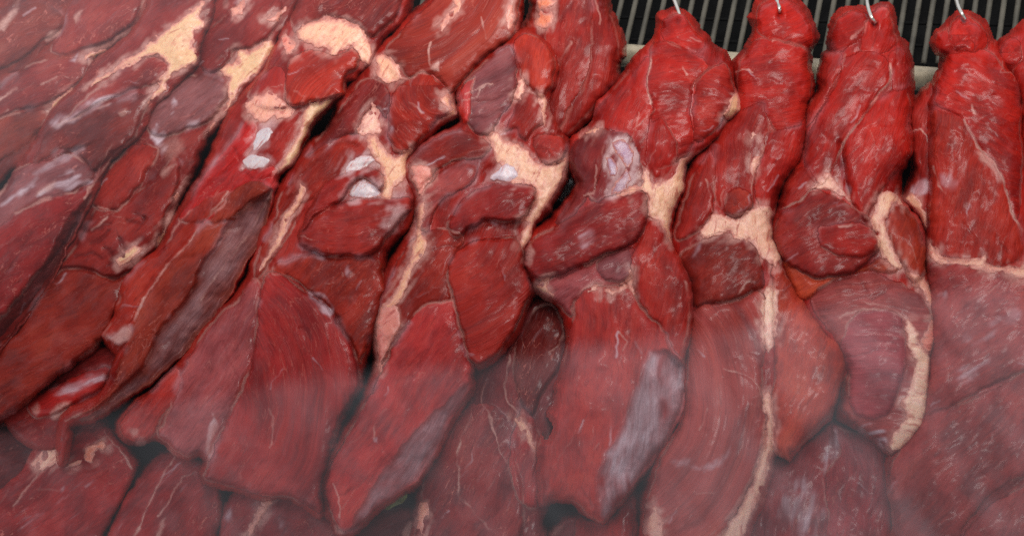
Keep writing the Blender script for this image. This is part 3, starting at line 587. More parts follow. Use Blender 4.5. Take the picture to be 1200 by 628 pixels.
# F
c = Cut('cut with one cartilage knob whose lower half is a long wedge pointing down', [(600,44),(614,38),(630,44),(644,55),(652,78),(650,96),(644,108),(642,130),(652,150),(662,164),(666,182),(661,200),(658,214),(641,244),(626,262),(622,276),(616,290),(612,302),(616,316),(623,336),(613,366),(606,386),(590,406),(571,426),(560,428),(552,425),(551,440),(553,456),(545,471),(531,490),(510,531),(485,566),(465,577),(440,597),(413,621),(400,623),(394,612),(384,598),(379,580),(380,560),(388,534),(400,510),(420,480),(434,455),(441,436),(440,410),(440,390),(441,362),(448,330),(458,312),(472,288),(486,262),(487,240),(483,222),(476,210),(477,196),(486,180),(500,166),(514,158),(530,152),(542,146),(538,130),(536,112),(541,98),(552,86),(574,62),(590,52)], 4, 36, 20, 65, MID, skin=.2)
c.lobe([(604,46),(620,40),(640,52),(651,78),(643,106),(634,116),(622,104),(612,94),(606,72)], 8, 14, 75, tone=(.32,.02,.016,1))
c.lobe([(542,100),(570,70),(598,52),(604,80),(602,112),(585,140),(575,158),(555,156),(548,145),(540,125)], 6, 14, 35, tone=DRK, sil=.08)
c.lobe([(537,128),(536,112),(545,98),(556,92),(552,110),(550,128),(549,146),(543,146)], 7, 7, 80, tone=RED)
c.lobe([(606,118),(614,108),(626,112),(632,122),(640,138),(628,150),(615,165),(604,150),(590,155),(600,135)], 5, 10, 60)
c.lobe([(625,166),(638,155),(655,158),(664,170),(660,186),(650,194),(636,190)], 8, 10, (643,175), tone=(.32,.018,.016,1))
c.lobe([(480,195),(500,168),(530,154),(560,160),(575,172),(565,185),(545,188),(520,196),(500,212),(488,222)], 6, 12, 15, tone=DRK)
c.lobe([(486,240),(500,218),(520,200),(545,190),(560,195),(556,212),(545,222),(520,232),(508,250),(500,272),(489,266)], 6, 12, 35, tone=(.30,.018,.018,1), sil=.05)
c.lobe([(524,266),(530,252),(540,240),(558,222),(580,216),(602,214),(628,219),(628,235),(616,257),(600,260),(570,258),(550,270),(536,279)], 9, 12, 25, step=4, tone=(.30,.019,.014,1))
c.lobe([(460,320),(480,285),(500,272),(522,268),(545,280),(530,300),(524,322),(528,348),(505,356),(482,374),(462,402),(445,430),(442,400),(442,366)], 5, 12, 50, drk=.1)
c.lobe([(531,346),(525,322),(535,296),(560,281),(590,279),(612,286),(614,315),(622,336),(614,362),(600,390),(580,416),(563,428),(552,421),(543,396),(537,370)], 9, 16, (500,240), step=3, tone=(.31,.021,.016,1))
c.lobe([(530,350),(536,372),(543,398),(552,424),(552,456),(545,471),(531,490),(510,531),(485,566),(465,577),(440,597),(413,621),(398,618),(382,580),(390,540),(410,500),(436,458),(450,430),(465,402),(482,374),(505,356)], 7, 12, 58, step=2, tone=(.29,.024,.018,1))
c.facet([(554,440),(546,472),(531,491),(510,532),(485,567),(465,578),(440,598),(410,622),(420,596),(445,556),(462,532),(480,508),(500,488),(525,466)], [(553,440),(525,466),(500,488),(480,508),(462,532),(445,556),(420,596),(411,618)], .5, .34, -.1)
c.fat([(601,117),(604,102),(612,90),(613,104),(608,116)], 3, (1,.85,.75,1), R=4); c.fat([(628,108),(634,110),(642,122),(643,136),(637,147),(636,132)], 2.5, (1,.85,.72,1), R=4)
c.fat([(572,160),(582,153),(590,165),(602,170),(615,175),(628,190),(645,193),(661,187),(662,205),(656,220),(643,241),(634,255),(626,265),(622,280),(613,291),(611,302),(609,285),(614,270),(620,262),(610,260),(620,254),(628,235),(630,219),(616,213),(600,213),(590,200),(580,182)], 4.5, (1,.86,.74,1), R=6)
c.fat([(574,210),(580,199),(592,192),(604,193),(609,201),(604,211),(588,213)], 6, (1.05,1.05,1.1,1), 'cartilage', 8, 'cartilage')
c.fat([(492,240),(496,235),(496,252),(492,270),(500,285),(496,298),(487,310),(480,326),(473,346),(458,360),(446,362),(458,350),(470,330),(478,312),(483,292),(487,272)], 3.5, (1,.82,.6,1), R=4)
c.fat([(445,363),(464,360),(468,378),(463,396),(452,418),(444,438),(441,420),(442,392)], 5, (.85,.42,.42,1), 'tendon_tip', 8, 'fat')
c.fat([(484,196),(492,192),(506,202),(502,214),(494,232),(488,226)], 4, (1,.55,.55,1), R=6)
c.vein([(503,362),(515,354),(530,350)], 1.3, .7); c.vein([(530,350),(535,365),(538,380),(541,395)], 2, .75); c.patch([(536,385),(544,402),(552,420),(546,416),(538,398)], sil=.6, soft=3)
c.vein([(455,478),(444,490),(440,502),(438,515)], 1.2, .6); c.patch([(436,513),(442,512),(442,519),(437,519)], sil=.8, soft=2); c.vein([(390,565),(397,580),(400,595),(398,605)], 1.2, .6); c.patch([(392,615),(396,612),(404,622),(396,624)], fat=.6, soft=2)
c.vein([(545,110),(560,104),(575,98)], 1.2, .6); c.vein([(540,120),(556,114),(562,105)], 1.2, .6); c.vein([(583,150),(584,140)], 1, .6)
c.vein([(520,196),(536,188),(560,184),(575,178)], 2, .45); c.vein([(548,232),(560,222)], 1, .3); c.patch([(546,200),(556,196),(552,206)], sil=.6, soft=3)
for l in ([(560,120),(580,118),(598,108)],[(555,140),(572,136),(590,128)],[(585,175),(578,190),(566,205)],[(500,245),(508,232)]): c.seam(l, 2.4, 2.5, drk=.3)
c.patch([(575,258),(600,262),(612,262),(600,268),(580,266)], sil=.5, soft=4)
c.done()

# E
c = Cut('hanging cut with a yellow nodule on its right shoulder and greyish cut edge below', [(774,20),(780,15),(792,13),(802,15),(813,25),(820,38),(829,48),(836,56),(849,68),(859,80),(862,96),(865,108),(871,118),(869,132),(855,142),(844,158),(830,172),(815,182),(806,192),(804,207),(800,226),(790,241),(788,256),(788,285),(796,296),(806,315),(813,336),(816,370),(811,400),(804,424),(807,450),(806,466),(796,491),(776,526),(750,561),(730,586),(706,611),(694,604),(680,596),(672,588),(650,586),(632,591),(630,570),(632,520),(640,492),(648,470),(650,455),(660,424),(665,400),(662,372),(650,354),(634,346),(622,338),(612,318),(612,300),(620,282),(632,266),(648,256),(662,240),(672,226),(676,214),(670,205),(665,190),(667,170),(674,160),(686,152),(696,138),(702,120),(714,108),(727,94),(735,80),(745,68),(756,58),(766,51),(772,40)], 10, 40, 26, 80, RED2, skin=.14, soft=235)
c.lobe([(776,24),(790,16),(802,18),(814,32),(826,48),(820,62),(800,58),(780,48)], 8, 14, 20, tone=RED)
c.lobe([(815,98),(830,80),(848,74),(859,92),(862,112),(855,132),(838,152),(822,166),(812,166),(812,135)], 11, 16, 172, tone=(.34,.018,.015,1))
c.lobe([(767,50),(790,52),(822,68),(828,78),(812,98),(808,140),(812,168),(800,186),(770,196),(762,170),(765,130),(758,100),(760,76)], 8, 18, 12)
c.lobe([(700,130),(720,104),(745,76),(760,66),(758,96),(764,128),(758,170),(754,196),(738,160),(712,152),(690,150)], 7, 16, 65)
c.lobe([(760,150),(776,140),(790,160),(794,186),(784,202),(768,208),(758,192)], 6, 12, 80)
c.lobe([(668,172),(690,154),(714,154),(712,180),(704,205),(690,230),(676,246),(660,262),(648,262),(662,242),(676,216),(668,198)], 7, 9, 60, tone=PUR, drk=.15)
c.lobe([(712,158),(740,160),(752,200),(752,220),(730,226),(706,234),(690,232),(704,206)], 5, 9, 60, tone=(.2,.022,.03,1))
c.lobe([(640,272),(680,246),(715,228),(752,222),(760,240),(757,262),(740,286),(700,301),(662,319),(630,328),(614,312),(616,290)], 9, 16, 24, step=3, tone=(.29,.02,.016,1))
c.lobe([(632,330),(662,322),(700,304),(738,290),(745,310),(735,332),(700,338),(675,350),(668,370),(650,352),(634,346)], 5, 10, 35, tone=(.29,.026,.024,1), sil=.08)
c.lobe([(705,302),(735,294),(742,315),(732,330),(710,328),(700,316)], 5, 8, 40, tone=PUR)
c.lobe([(757,264),(770,258),(787,285),(800,306),(812,336),(815,370),(806,412),(800,426),(790,420),(781,400),(770,380),(748,352),(740,325),(742,296)], 9, 14, 75, step=2, tone=(.32,.022,.016,1))
c.lobe([(676,350),(690,338),(735,336),(751,360),(775,386),(792,412),(804,424),(807,452),(805,466),(795,491),(775,526),(750,561),(730,586),(706,611),(690,602),(672,588),(650,586),(633,590),(632,522),(645,474),(660,430),(668,392)], 9, 18, 85, step=2, tone=(.29,.026,.02,1))
c.facet([(760,414),(785,411),(803,428),(807,452),(805,467),(796,492),(776,527),(750,562),(730,587),(709,611),(702,594),(699,570),(702,545),(725,506),(742,466)], [(762,412),(744,462),(726,504),(703,545),(700,570),(703,596)], .5, .85, -.4)
c.fat([(755,199),(765,214),(790,204),(800,187),(812,182),(808,198),(805,214),(801,231),(790,243),(788,262),(788,287),(778,268),(770,258),(761,252),(760,234),(754,222),(740,226),(722,228),(735,221),(748,214)], 5, (1,.86,.70,1), R=6)
c.fat([(858,114),(863,108),(868,112),(871,124),(865,134),(853,141),(849,137),(854,128)], 7, (.85,.72,.5,1), R=6); c.patch([(846,134),(854,132),(858,140),(846,150),(838,156)], sil=.8, soft=3)
c.fat([(682,154),(690,149),(704,152),(698,158),(680,158)], 2, (1,.8,.6,1), R=3)
c.fat([(718,168),(726,165),(736,168),(742,180),(740,195),(734,200),(731,188),(724,178)], 2.5, (1,.85,.95,1), 'membrane', 4, 'membrane'); c.fat([(710,185),(718,184),(724,192),(722,208),(714,206),(712,196)], 2, (1,1,1.1,1), 'membrane', 4, 'membrane'); c.fat([(732,205),(736,198),(738,212),(728,224),(714,226),(722,214)], 2, (1,.9,.95,1), 'membrane', 4, 'membrane')
c.vein([(700,195),(698,210),(694,226),(686,230)], 1.8, .6); c.vein([(689,226),(696,234),(690,238)], 1.4, .5)
c.vein([(767,46),(761,75),(759,100),(763,122)], 1.4, .75); c.vein([(730,190),(736,175),(745,150),(750,130)], 1.1, .4); c.vein([(735,160),(755,140),(768,130)], 1, .35); c.vein([(800,80),(804,88)], 1.2, .6); c.vein([(810,46),(822,48)], 1, .5); c.vein([(728,95),(735,82)], 1.6, .5)
c.vein([(806,185),(830,172),(846,156),(852,140)], 2, .55)
c.fat([(688,339),(698,334),(705,338),(716,340),(733,331),(735,336),(718,344),(700,342),(690,344)], 2, (1,.85,.82,1), R=3); c.fat([(736,318),(740,316),(741,332),(744,348),(740,344),(736,332)], 1.6, (1,.8,.78,1), R=3); c.fat([(624,340),(630,334),(640,322),(645,324),(640,334),(650,348),(640,350),(630,344)], 2, (1,.88,.75,1), R=3)
c.vein([(803,332),(808,350),(809,375),(803,402),(797,425)], 2.6, .55); c.patch([(776,385),(790,405),(797,418),(786,410)], drk=.3, sil=.4, soft=4); c.patch([(614,300),(622,288),(626,296),(618,310)], fat=.45, soft=4)
c.vein([(697,528),(703,520)], 1, .5); c.vein([(727,388),(734,400),(730,412)], 1.2, .4); c.bump(622,262,7,5,9); c.patch([(675,275),(690,268),(700,280),(686,292)], sil=.5, soft=7)
for l in ([(790,70),(800,74),(812,70)],[(775,90),(790,86),(806,92)],[(770,112),(786,108),(800,114)],[(822,120),(838,116),(852,118)],[(820,135),(834,132),(846,134)]): c.seam(l, 2., .7)
c.cut_hole([(632,487),(645,489),(651,500),(641,518),(634,508)])
c.pit(796,24)
c.done()

# D
c = Cut('hanging cut with an orange tongue flap and curved fat edge at its lower right', [(884,14),(889,4),(904,-1),(914,-4),(930,0),(944,14),(952,29),(956,44),(951,55),(946,57),(949,85),(951,110),(945,120),(944,136),(946,152),(941,180),(931,200),(919,216),(913,226),(908,241),(906,256),(906,275),(916,300),(926,330),(946,360),(966,386),(986,406),(994,422),(992,440),(986,460),(971,490),(950,511),(932,529),(925,540),(917,534),(907,531),(902,560),(892,590),(876,630),(868,664),(758,664),(754,605),(755,575),(775,530),(790,506),(800,480),(800,430),(804,380),(800,330),(788,300),(786,275),(790,258),(796,240),(804,208),(818,182),(836,164),(846,148),(858,132),(862,112),(862,92),(860,78),(869,64),(880,50),(886,30),(881,22)], 2, 40, 26, 82, RED2, skin=.14, soft=235)
c.lobe([(888,8),(908,-2),(930,2),(946,20),(954,44),(948,58),(925,50),(905,46),(888,36)], 8, 14, 30, tone=RED); c.lobe([(868,68),(890,44),(925,52),(947,64),(950,105),(942,140),(930,150),(905,150),(892,120),(870,130),(864,100)], 8, 18, 8)
c.lobe([(846,150),(864,132),(890,124),(900,150),(894,175),(886,205),(880,240),(868,256),(852,250),(842,240),(836,210),(838,180)], 8, 16, 80, tone=(.36,.018,.015,1)); c.lobe([(898,155),(925,150),(944,148),(940,182),(928,204),(914,224),(906,246),(888,244),(886,212),(894,180)], 8, 14, 70)
c.lobe([(800,240),(812,205),(834,178),(838,200),(838,240),(830,255),(815,272),(796,282),(790,272)], 6, 10, 70, drk=.25, tone=MID)
c.lobe([(848,250),(853,228),(866,220),(878,226),(880,245),(868,256)], 7, 9, (864,240), tone=(.3,.018,.016,1))
c.lobe([(796,300),(820,282),(840,272),(858,274),(880,286),(893,306),(896,335),(880,340),(856,352),(830,356),(812,360),(808,330)], 8, 14, 40, tone=(.30,.02,.016,1)); c.lobe([(812,365),(835,355),(862,352),(885,340),(897,350),(895,400),(893,460),(896,500),(890,540),(872,580),(850,622),(836,664),(760,664),(756,600),(775,540),(800,490),(806,430)], 8, 18, (690,470), tone=(.26,.022,.02,1), sil=.05)
c.lobe([(905,302),(922,326),(942,356),(966,386),(990,408),(993,430),(986,460),(960,500),(930,528),(925,540),(906,531),(904,480),(908,420),(906,370)], 8, 12, 72, step=3, tone=(.40,.048,.028,1))
c.fat([(820,276),(826,262),(836,250),(850,254),(868,257),(880,247),(892,240),(901,240),(906,256),(906,276),(914,298),(907,316),(901,306),(890,296),(880,285),(862,280),(857,272),(845,273),(830,281)], 5, (1,.84,.76,1), R=6)
c.fat([(894,352),(904,334),(911,350),(909,390),(900,416),(893,402)], 4, (1.15,1.15,1.12,1), R=5); c.fat([(893,462),(900,458),(906,480),(908,505),(905,535),(895,572),(880,602),(868,632),(852,664),(828,664),(845,628),(862,600),(880,566),(891,526),(897,492)], 4, (1.08,.95,.9,1), R=8)
c.fat([(880,196),(884,184),(890,186),(887,200),(882,206)], 2.5, (1,.85,.72,1), R=3); c.fat([(879,156),(884,154),(886,160),(881,162)], 2, (1,.9,.8,1), R=3)
c.vein([(895,170),(890,186),(884,204),(881,222),(882,240)], 1.6, .75); c.vein([(828,210),(832,224),(835,240),(836,250)], 1.1, .5); c.vein([(848,222),(846,236),(842,250)], 1, .4); c.vein([(862,86),(876,80),(882,84)], 1.2, .6); c.vein([(905,48),(918,48),(930,56)], 1, .5)
c.vein([(880,328),(872,333),(862,345),(856,351),(838,354)], 1.2, .6); c.vein([(850,432),(868,436),(882,443),(890,455),(894,468)], 1.3, .65); c.patch([(784,540),(805,536),(818,545),(835,540),(850,530),(856,520),(850,540),(830,552),(800,550)], sil=.45, soft=6); c.vein([(828,480),(822,496),(819,504)], 1.4, .5); c.fat([(760,592),(765,588),(774,600),(778,628),(766,660),(758,640)], 2, (.9,.7,.7,1), R=5)
c.vein([(806,288),(818,272),(832,262)], 1.4, .5); c.patch([(808,296),(820,280),(822,290),(812,304)], sil=.5, soft=4)
for l in ([(900,75),(915,70),(935,76)],[(880,95),(900,92),(918,98)],[(905,110),(922,108),(940,114)],[(905,150),(898,170),(892,190)]): c.seam(l, 2., .7)
c.pit(914,17)
c.done()

# C
c = Cut('hanging cut with a lumpy folded top and round lower end rimmed by white fat', [(974,52),(977,30),(986,15),(1004,12),(1016,14),(1024,10),(1040,8),(1046,18),(1050,35),(1053,46),(1062,55),(1066,66),(1067,100),(1066,140),(1069,175),(1061,190),(1052,205),(1053,228),(1062,240),(1076,256),(1083,275),(1085,300),(1087,320),(1096,345),(1099,370),(1100,390),(1094,420),(1096,440),(1091,480),(1081,510),(1061,528),(1046,536),(1036,530),(1020,514),(995,500),(980,490),(982,470),(980,430),(965,400),(945,370),(925,335),(913,305),(905,284),(906,262),(912,246),(913,230),(925,205),(935,190),(941,175),(944,140),(949,120),(961,106),(961,86),(966,66),(975,58)], -2, 38, 24, 78, RED2, skin=.14, soft=235)
c.lobe([(975,52),(979,30),(988,18),(1004,13),(1016,22),(1012,42),(996,54),(984,60)], 10, 14, 20); c.lobe([(1016,24),(1026,12),(1040,10),(1048,32),(1052,48),(1040,60),(1024,64),(1010,58),(1012,42)], 9, 12, 60)
c.lobe([(962,104),(963,80),(970,62),(986,60),(984,84),(970,112),(955,140),(945,150),(950,120)], 7, 10, 70, tone=(.36,.018,.015,1)); c.lobe([(985,70),(1012,60),(1034,66),(1043,82),(1040,98),(1024,116),(1002,146),(986,174),(972,204),(958,218),(942,196),(948,160),(968,120),(985,90)], 8, 16, 62)
c.lobe([(990,170),(1000,150),(1024,120),(1044,108),(1062,104),(1065,140),(1067,176),(1052,200),(1034,222),(1020,246),(1012,262),(998,232),(988,195)], 10, 14, 70, step=2, tone=RED); c.lobe([(1040,66),(1056,56),(1065,70),(1065,102),(1046,106),(1044,90)], 5, 9, 85)
c.lobe([(915,238),(926,208),(942,194),(958,216),(948,228),(930,240),(916,248)], 6, 9, 50, tone=MID, drk=.2)
c.lobe([(906,282),(914,256),(934,240),(958,226),(985,234),(1005,248),(1022,260),(1026,275),(1030,288),(1020,302),(998,320),(960,326),(938,316),(918,304)], 9, 16, 30, tone=(.29,.022,.02,1), step=2); c.lobe([(960,266),(1000,262),(1024,272),(1030,290),(1012,300),(985,300),(962,288)], 5, 10, 10, drk=.2)
c.lobe([(1040,264),(1050,242),(1062,241),(1075,258),(1083,290),(1085,320),(1070,332),(1058,312),(1046,290)], 8, 10, 80, tone=(.34,.024,.018,1))
c.lobe([(915,305),(940,318),(960,327),(1000,320),(1030,304),(1052,318),(1020,318),(985,324),(952,345),(935,350)], 5, 8, 20, tone=ORG)
c.lobe([(950,348),(980,327),(1020,319),(1050,328),(1075,345),(1090,370),(1094,400),(1090,450),(1085,490),(1060,525),(1045,533),(1030,516),(1000,495),(985,478),(992,430),(985,406),(966,382)], 9, 20, (1040,600), tone=(.30,.026,.022,1), sil=.05); c.lobe([(985,400),(1005,366),(1032,362),(1056,374),(1062,400),(1058,440),(1045,480),(1020,490),(998,480),(994,440)], 6, 16, (1020,620), tone=(.25,.024,.026,1), sil=.03)
c.fat([(954,222),(960,211),(972,204),(979,216),(990,228),(999,236),(985,230),(970,223)], 2.5, (1,.82,.78,1), R=4); c.fat([(1021,252),(1026,238),(1032,227),(1042,225),(1055,229),(1060,240),(1050,237),(1042,250),(1038,262),(1041,280),(1050,300),(1060,316),(1048,315),(1035,304),(1027,290),(1027,275),(1019,262)], 4, (1,.86,.74,1), R=5)
c.fat([(1063,378),(1072,384),(1078,405),(1090,419),(1089,440),(1093,470),(1082,500),(1063,524),(1045,534),(1041,522),(1050,505),(1062,490),(1058,470),(1070,450),(1073,430),(1066,410)], 4, (1.15,1.12,1.05,1), R=6); c.fat([(1060,318),(1075,322),(1087,333),(1097,352),(1100,380),(1092,396),(1086,386),(1090,365),(1082,346),(1068,330)], 3, (1,.72,.66,1), R=5); c.fat([(1084,386),(1092,380),(1099,390),(1097,408),(1086,416),(1078,404)], 3, (1,.5,.45,1), R=5)
c.patch([(1000,510),(1020,495),(1036,500),(1042,520),(1036,530),(1020,516)], sil=.85, soft=5)
c.vein([(1042,75),(1043,92),(1032,108),(1016,128),(1000,150),(986,174),(973,204)], 1.5, .7); c.vein([(954,223),(940,234),(928,241),(914,247)], 1.6, .7); c.vein([(981,266),(1000,265),(1014,266),(1024,272)], 1.6, .7); c.vein([(985,372),(1005,362),(1030,362),(1055,372),(1068,378)], 1.8, .7); c.vein([(1010,352),(1035,358),(1055,370)], 1.2, .5); c.vein([(1000,45),(1008,36),(1014,30)], 1.8, .6); c.vein([(1031,150),(1032,166),(1029,175)], 1.4, .55); c.vein([(1014,256),(1020,240),(1035,225)], 1.4, .6); c.vein([(985,80),(992,62)], 1.2, .5)
c.patch([(985,175),(990,200),(1000,225),(994,232),(984,210)], sil=.7, drk=.3, soft=5); c.seam([(986,170),(989,195),(998,228)], 4, 5, drk=.4)
for l in ([(1000,85),(1015,80),(1030,86)],[(990,110),(1005,104),(1018,108)],[(1018,150),(1035,145),(1055,150)]): c.seam(l, 2., .7)
c.pit(1025,29)
c.done()
c = Cut('low steak with a silvery membrane streak under the orange tongue flap', [(872,664),(880,610),(890,565),(900,536),(924,540),(940,522),(960,508),(976,494),(1004,506),(1024,504),(1038,528),(1041,552),(1046,590),(1049,620),(1050,664)], -28, 28, 18, 80, (.24,.022,.026,1), skin=.45)
c.lobe([(976,496),(1004,507),(1024,505),(1037,528),(1040,552),(1045,590),(1048,664),(976,664),(970,600),(968,560),(985,530)], 7, 12, 82, tone=(.27,.028,.03,1)); c.patch([(896,580),(920,566),(945,560),(958,580),(968,628),(950,650),(920,610)], sil=.65, soft=12); c.patch([(966,560),(968,520),(978,500),(988,508),(984,535),(972,560)], sil=.7, soft=5); c.vein([(975,494),(990,504),(1008,508)], 2.2, .6); c.vein([(1038,555),(1042,580),(1047,612)], 2, .6); c.vein([(963,560),(968,590),(974,625)], 1.6, .4)
c.done()

# B, its neighbour behind, and A at the edge
c = Cut('small side muscle wedged behind the rightmost large hanging cut, with a fat curl', [(1064,130),(1078,112),(1092,98),(1104,104),(1106,160),(1102,250),(1094,278),(1082,270),(1070,244),(1058,234),(1066,214),(1072,196),(1068,170),(1066,150)], -24, 30, 16, 75, (.33,.018,.016,1), skin=.14, soft=300)
c.lobe([(1068,160),(1086,154),(1098,170),(1096,205),(1080,210),(1070,196)], 5, 9, 75, drk=.15); c.fat([(1058,230),(1066,226),(1078,231),(1084,245),(1086,270),(1080,264),(1074,244),(1064,236)], 3, (1,.84,.7,1), R=4); c.patch([(1066,225),(1072,210),(1086,206),(1090,222),(1080,228)], sil=.6, soft=4); c.vein([(1066,155),(1078,152),(1086,160),(1088,150),(1092,130),(1096,105)], 1.5, .7)
c.done()
c = Cut('bright red cut at the right edge, only its left side in view', [(1244,-10),(1222,14),(1202,28),(1186,42),(1171,54),(1168,66),(1172,78),(1184,92),(1192,112),(1196,150),(1204,220),(1220,300),(1244,320)], -14, 34, 20, 70, RED2, skin=.14, soft=300); c.lobe([(1172,58),(1184,46),(1196,52),(1198,68),(1188,76),(1176,74)], 7, 8, (1186,62)); c.lobe([(1186,84),(1200,70),(1240,40),(1244,200),(1210,200),(1196,120)], 7, 16, 75); c.done()
c = Cut('largest right hand hanging cut, bright red above a fat line and dull purple below', [(1094,50),(1098,38),(1110,31),(1116,23),(1128,16),(1144,22),(1156,32),(1161,48),(1170,60),(1181,78),(1192,100),(1197,130),(1200,170),(1214,250),(1220,300),(1244,316),(1244,664),(1046,664),(1046,612),(1040,560),(1044,528),(1070,500),(1080,470),(1086,420),(1088,360),(1084,312),(1083,288),(1087,272),(1088,230),(1088,170),(1086,150),(1091,120),(1098,95),(1104,78),(1106,66),(1099,62)], -6, 42, 28, 82, RED, skin=.14, soft=300)
c.lobe([(1095,52),(1099,40),(1110,34),(1114,48),(1110,62),(1102,64)], 7, 8, 60, drk=.1); c.lobe([(1112,36),(1118,24),(1130,18),(1146,26),(1156,40),(1158,56),(1140,62),(1122,60),(1114,52)], 9, 11, (1136,42)); c.lobe([(1118,50),(1130,46),(1142,52),(1138,60),(1124,60)], 5, 6, 10)
c.lobe([(1108,66),(1130,62),(1158,60),(1176,80),(1192,106),(1196,150),(1198,220),(1192,258),(1180,228),(1168,190),(1152,178),(1140,160),(1130,140),(1110,130),(1096,120),(1102,90)], 8, 20, 155, tone=RED); c.lobe([(1092,130),(1110,134),(1130,142),(1142,165),(1152,182),(1168,196),(1182,236),(1196,270),(1198,300),(1170,312),(1130,305),(1100,296),(1089,282),(1090,230),(1089,170)], 8, 24, 80, tone=(.38,.022,.015,1))
c.lobe([(1086,292),(1100,300),(1118,306),(1150,306),(1180,316),(1244,320),(1244,664),(1048,664),(1046,610),(1042,560),(1046,532),(1072,500),(1084,466),(1090,400),(1088,350)], 8, 26, 38, step=2, tone=(.27,.024,.024,1), sil=.03)
c.lobe([(1092,312),(1150,312),(1244,326),(1244,420),(1180,442),(1120,472),(1078,486),(1092,400)], 6, 22, 36, name=None, sil=.03); c.lobe([(1078,490),(1140,468),(1244,426),(1244,545),(1184,562),(1140,602),(1100,664),(1048,664),(1044,560)], 7, 24, 44, name=None, sil=.02); c.lobe([(1150,602),(1200,568),(1244,552),(1244,664),(1116,664)], 6, 16, 58, name=None, drk=.15)
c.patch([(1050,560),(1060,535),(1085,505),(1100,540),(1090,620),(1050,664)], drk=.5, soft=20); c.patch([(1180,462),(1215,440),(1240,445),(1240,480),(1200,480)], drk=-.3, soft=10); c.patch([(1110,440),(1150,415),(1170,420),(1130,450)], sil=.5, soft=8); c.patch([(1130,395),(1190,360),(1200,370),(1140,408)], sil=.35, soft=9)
c.fat([(1086,286),(1096,292),(1104,299),(1116,304),(1136,304),(1152,301),(1156,309),(1175,315),(1196,310),(1214,304),(1224,312),(1220,330),(1192,326),(1162,318),(1130,312),(1106,309),(1090,299)], 3.5, (1,.80,.72,1), R=5)
c.patch([(1144,176),(1156,178),(1168,188),(1176,214),(1170,212),(1158,196),(1146,186)], fat=.55, soft=4, dh=2); c.vein([(1131,140),(1138,155),(1146,172),(1155,180),(1165,188),(1173,205),(1181,232),(1190,256),(1199,272)], 2, .75); c.vein([(1093,195),(1096,210),(1102,220),(1108,226)], 1.5, .6); c.vein([(1141,122),(1143,132)], 1.6, .6); c.vein([(1172,328),(1162,338),(1150,345),(1136,354)], 1.6, .5)
c.patch([(1096,342),(1106,338),(1112,350),(1102,356)], sil=.8, soft=5); c.patch([(1100,205),(1120,200),(1125,215),(1108,222)], sil=.35, soft=8); c.seam([(1138,604),(1150,596),(1170,580),(1200,560),(1240,540)], 4, 3, drk=.3)
for l in ([(1110,90),(1130,84),(1150,90)],[(1104,110),(1125,102),(1150,106)],[(1150,120),(1170,112),(1186,118)],[(1108,76),(1125,70),(1145,74)],[(1104,150),(1118,156),(1135,170)],[(1150,140),(1165,134),(1182,138)]): c.seam(l, 2., .7)
c.pit(1130,24)
c.done()
# ------------------------------------------------------------------ what the meat lies on and hangs from
def flat(name, pts, h, mat, thick=4, parent=None):
    import bmesh
    bm = bmesh.new()
    f = [bm.verts.new(place(x, y, h)) for x, y in pts]; b = [bm.verts.new(place(x, y, h - thick)) for x, y in pts]
    bm.faces.new(f[::-1]); bm.faces.new(b); n = len(pts)
    for i in range(n): bm.faces.new((f[i], f[(i + 1) % n], b[(i + 1) % n], b[i]))
    bmesh.ops.recalc_face_normals(bm, faces=bm.faces)
    me = bpy.data.meshes.new(name); bm.to_mesh(me); bm.free()
    return link(name, me, mat, parent)
def tube(name, pts, r, mat, parent=None, n=16, step=.004, taper=None):
    p = np.array(pts, float)
    L = np.linalg.norm(np.diff(p, axis=0), axis=1).sum()
    if len(p) > 2:
        out = []
        for i in range(len(p) - 1):
            a, b, c, d = p[max(i - 1, 0)], p[i], p[i + 1], p[min(i + 2, len(p) - 1)]
            for t in np.linspace(0, 1, 9)[:-1]:
                out.append(.5 * (2 * b + (c - a) * t + (2 * a - 5 * b + 4 * c - d) * t * t + (3 * b - a - 3 * c + d) * t ** 3))
        p = np.array(out + [p[-1]])
    T = np.gradient(p, axis=0); T /= np.linalg.norm(T, axis=1, keepdims=True)
    up = np.array((.13, .31, .94)); V = []; m = len(p)
    for i in range(m):
        a = np.cross(T[i], up); a /= np.linalg.norm(a); b = np.cross(T[i], a)
        rr = r * (taper(i / (m - 1)) if taper else 1)
        for k in range(n): V.append(p[i] + rr * (a * math.cos(2 * math.pi * k / n) + b * math.sin(2 * math.pi * k / n)))
    Q = [(i * n + k, i * n + (k + 1) % n, (i + 1) * n + (k + 1) % n, (i + 1) * n + k) for i in range(m - 1) for k in range(n)]
    me = bpy.data.meshes.new(name); me.from_pydata([tuple(v) for v in V], [], Q + [tuple(range(n - 1, -1, -1)), tuple((m - 1) * n + k for k in range(n))])
    me.polygons.foreach_set('use_smooth', [True] * len(me.polygons)); me.update()
    return link(name, me, mat, parent)

o = flat('display_tray', [(-300, 200), (560, 120), (700, 118), (1500, 130), (1500, 900), (-300, 900)], -62, MAT['tray']); tag(o, kind='structure')
o = flat('back_wall', [(-300, -260), (1500, -260), (1500, 330), (-300, 330)], -190, MAT['black']); tag(o, kind='structure')

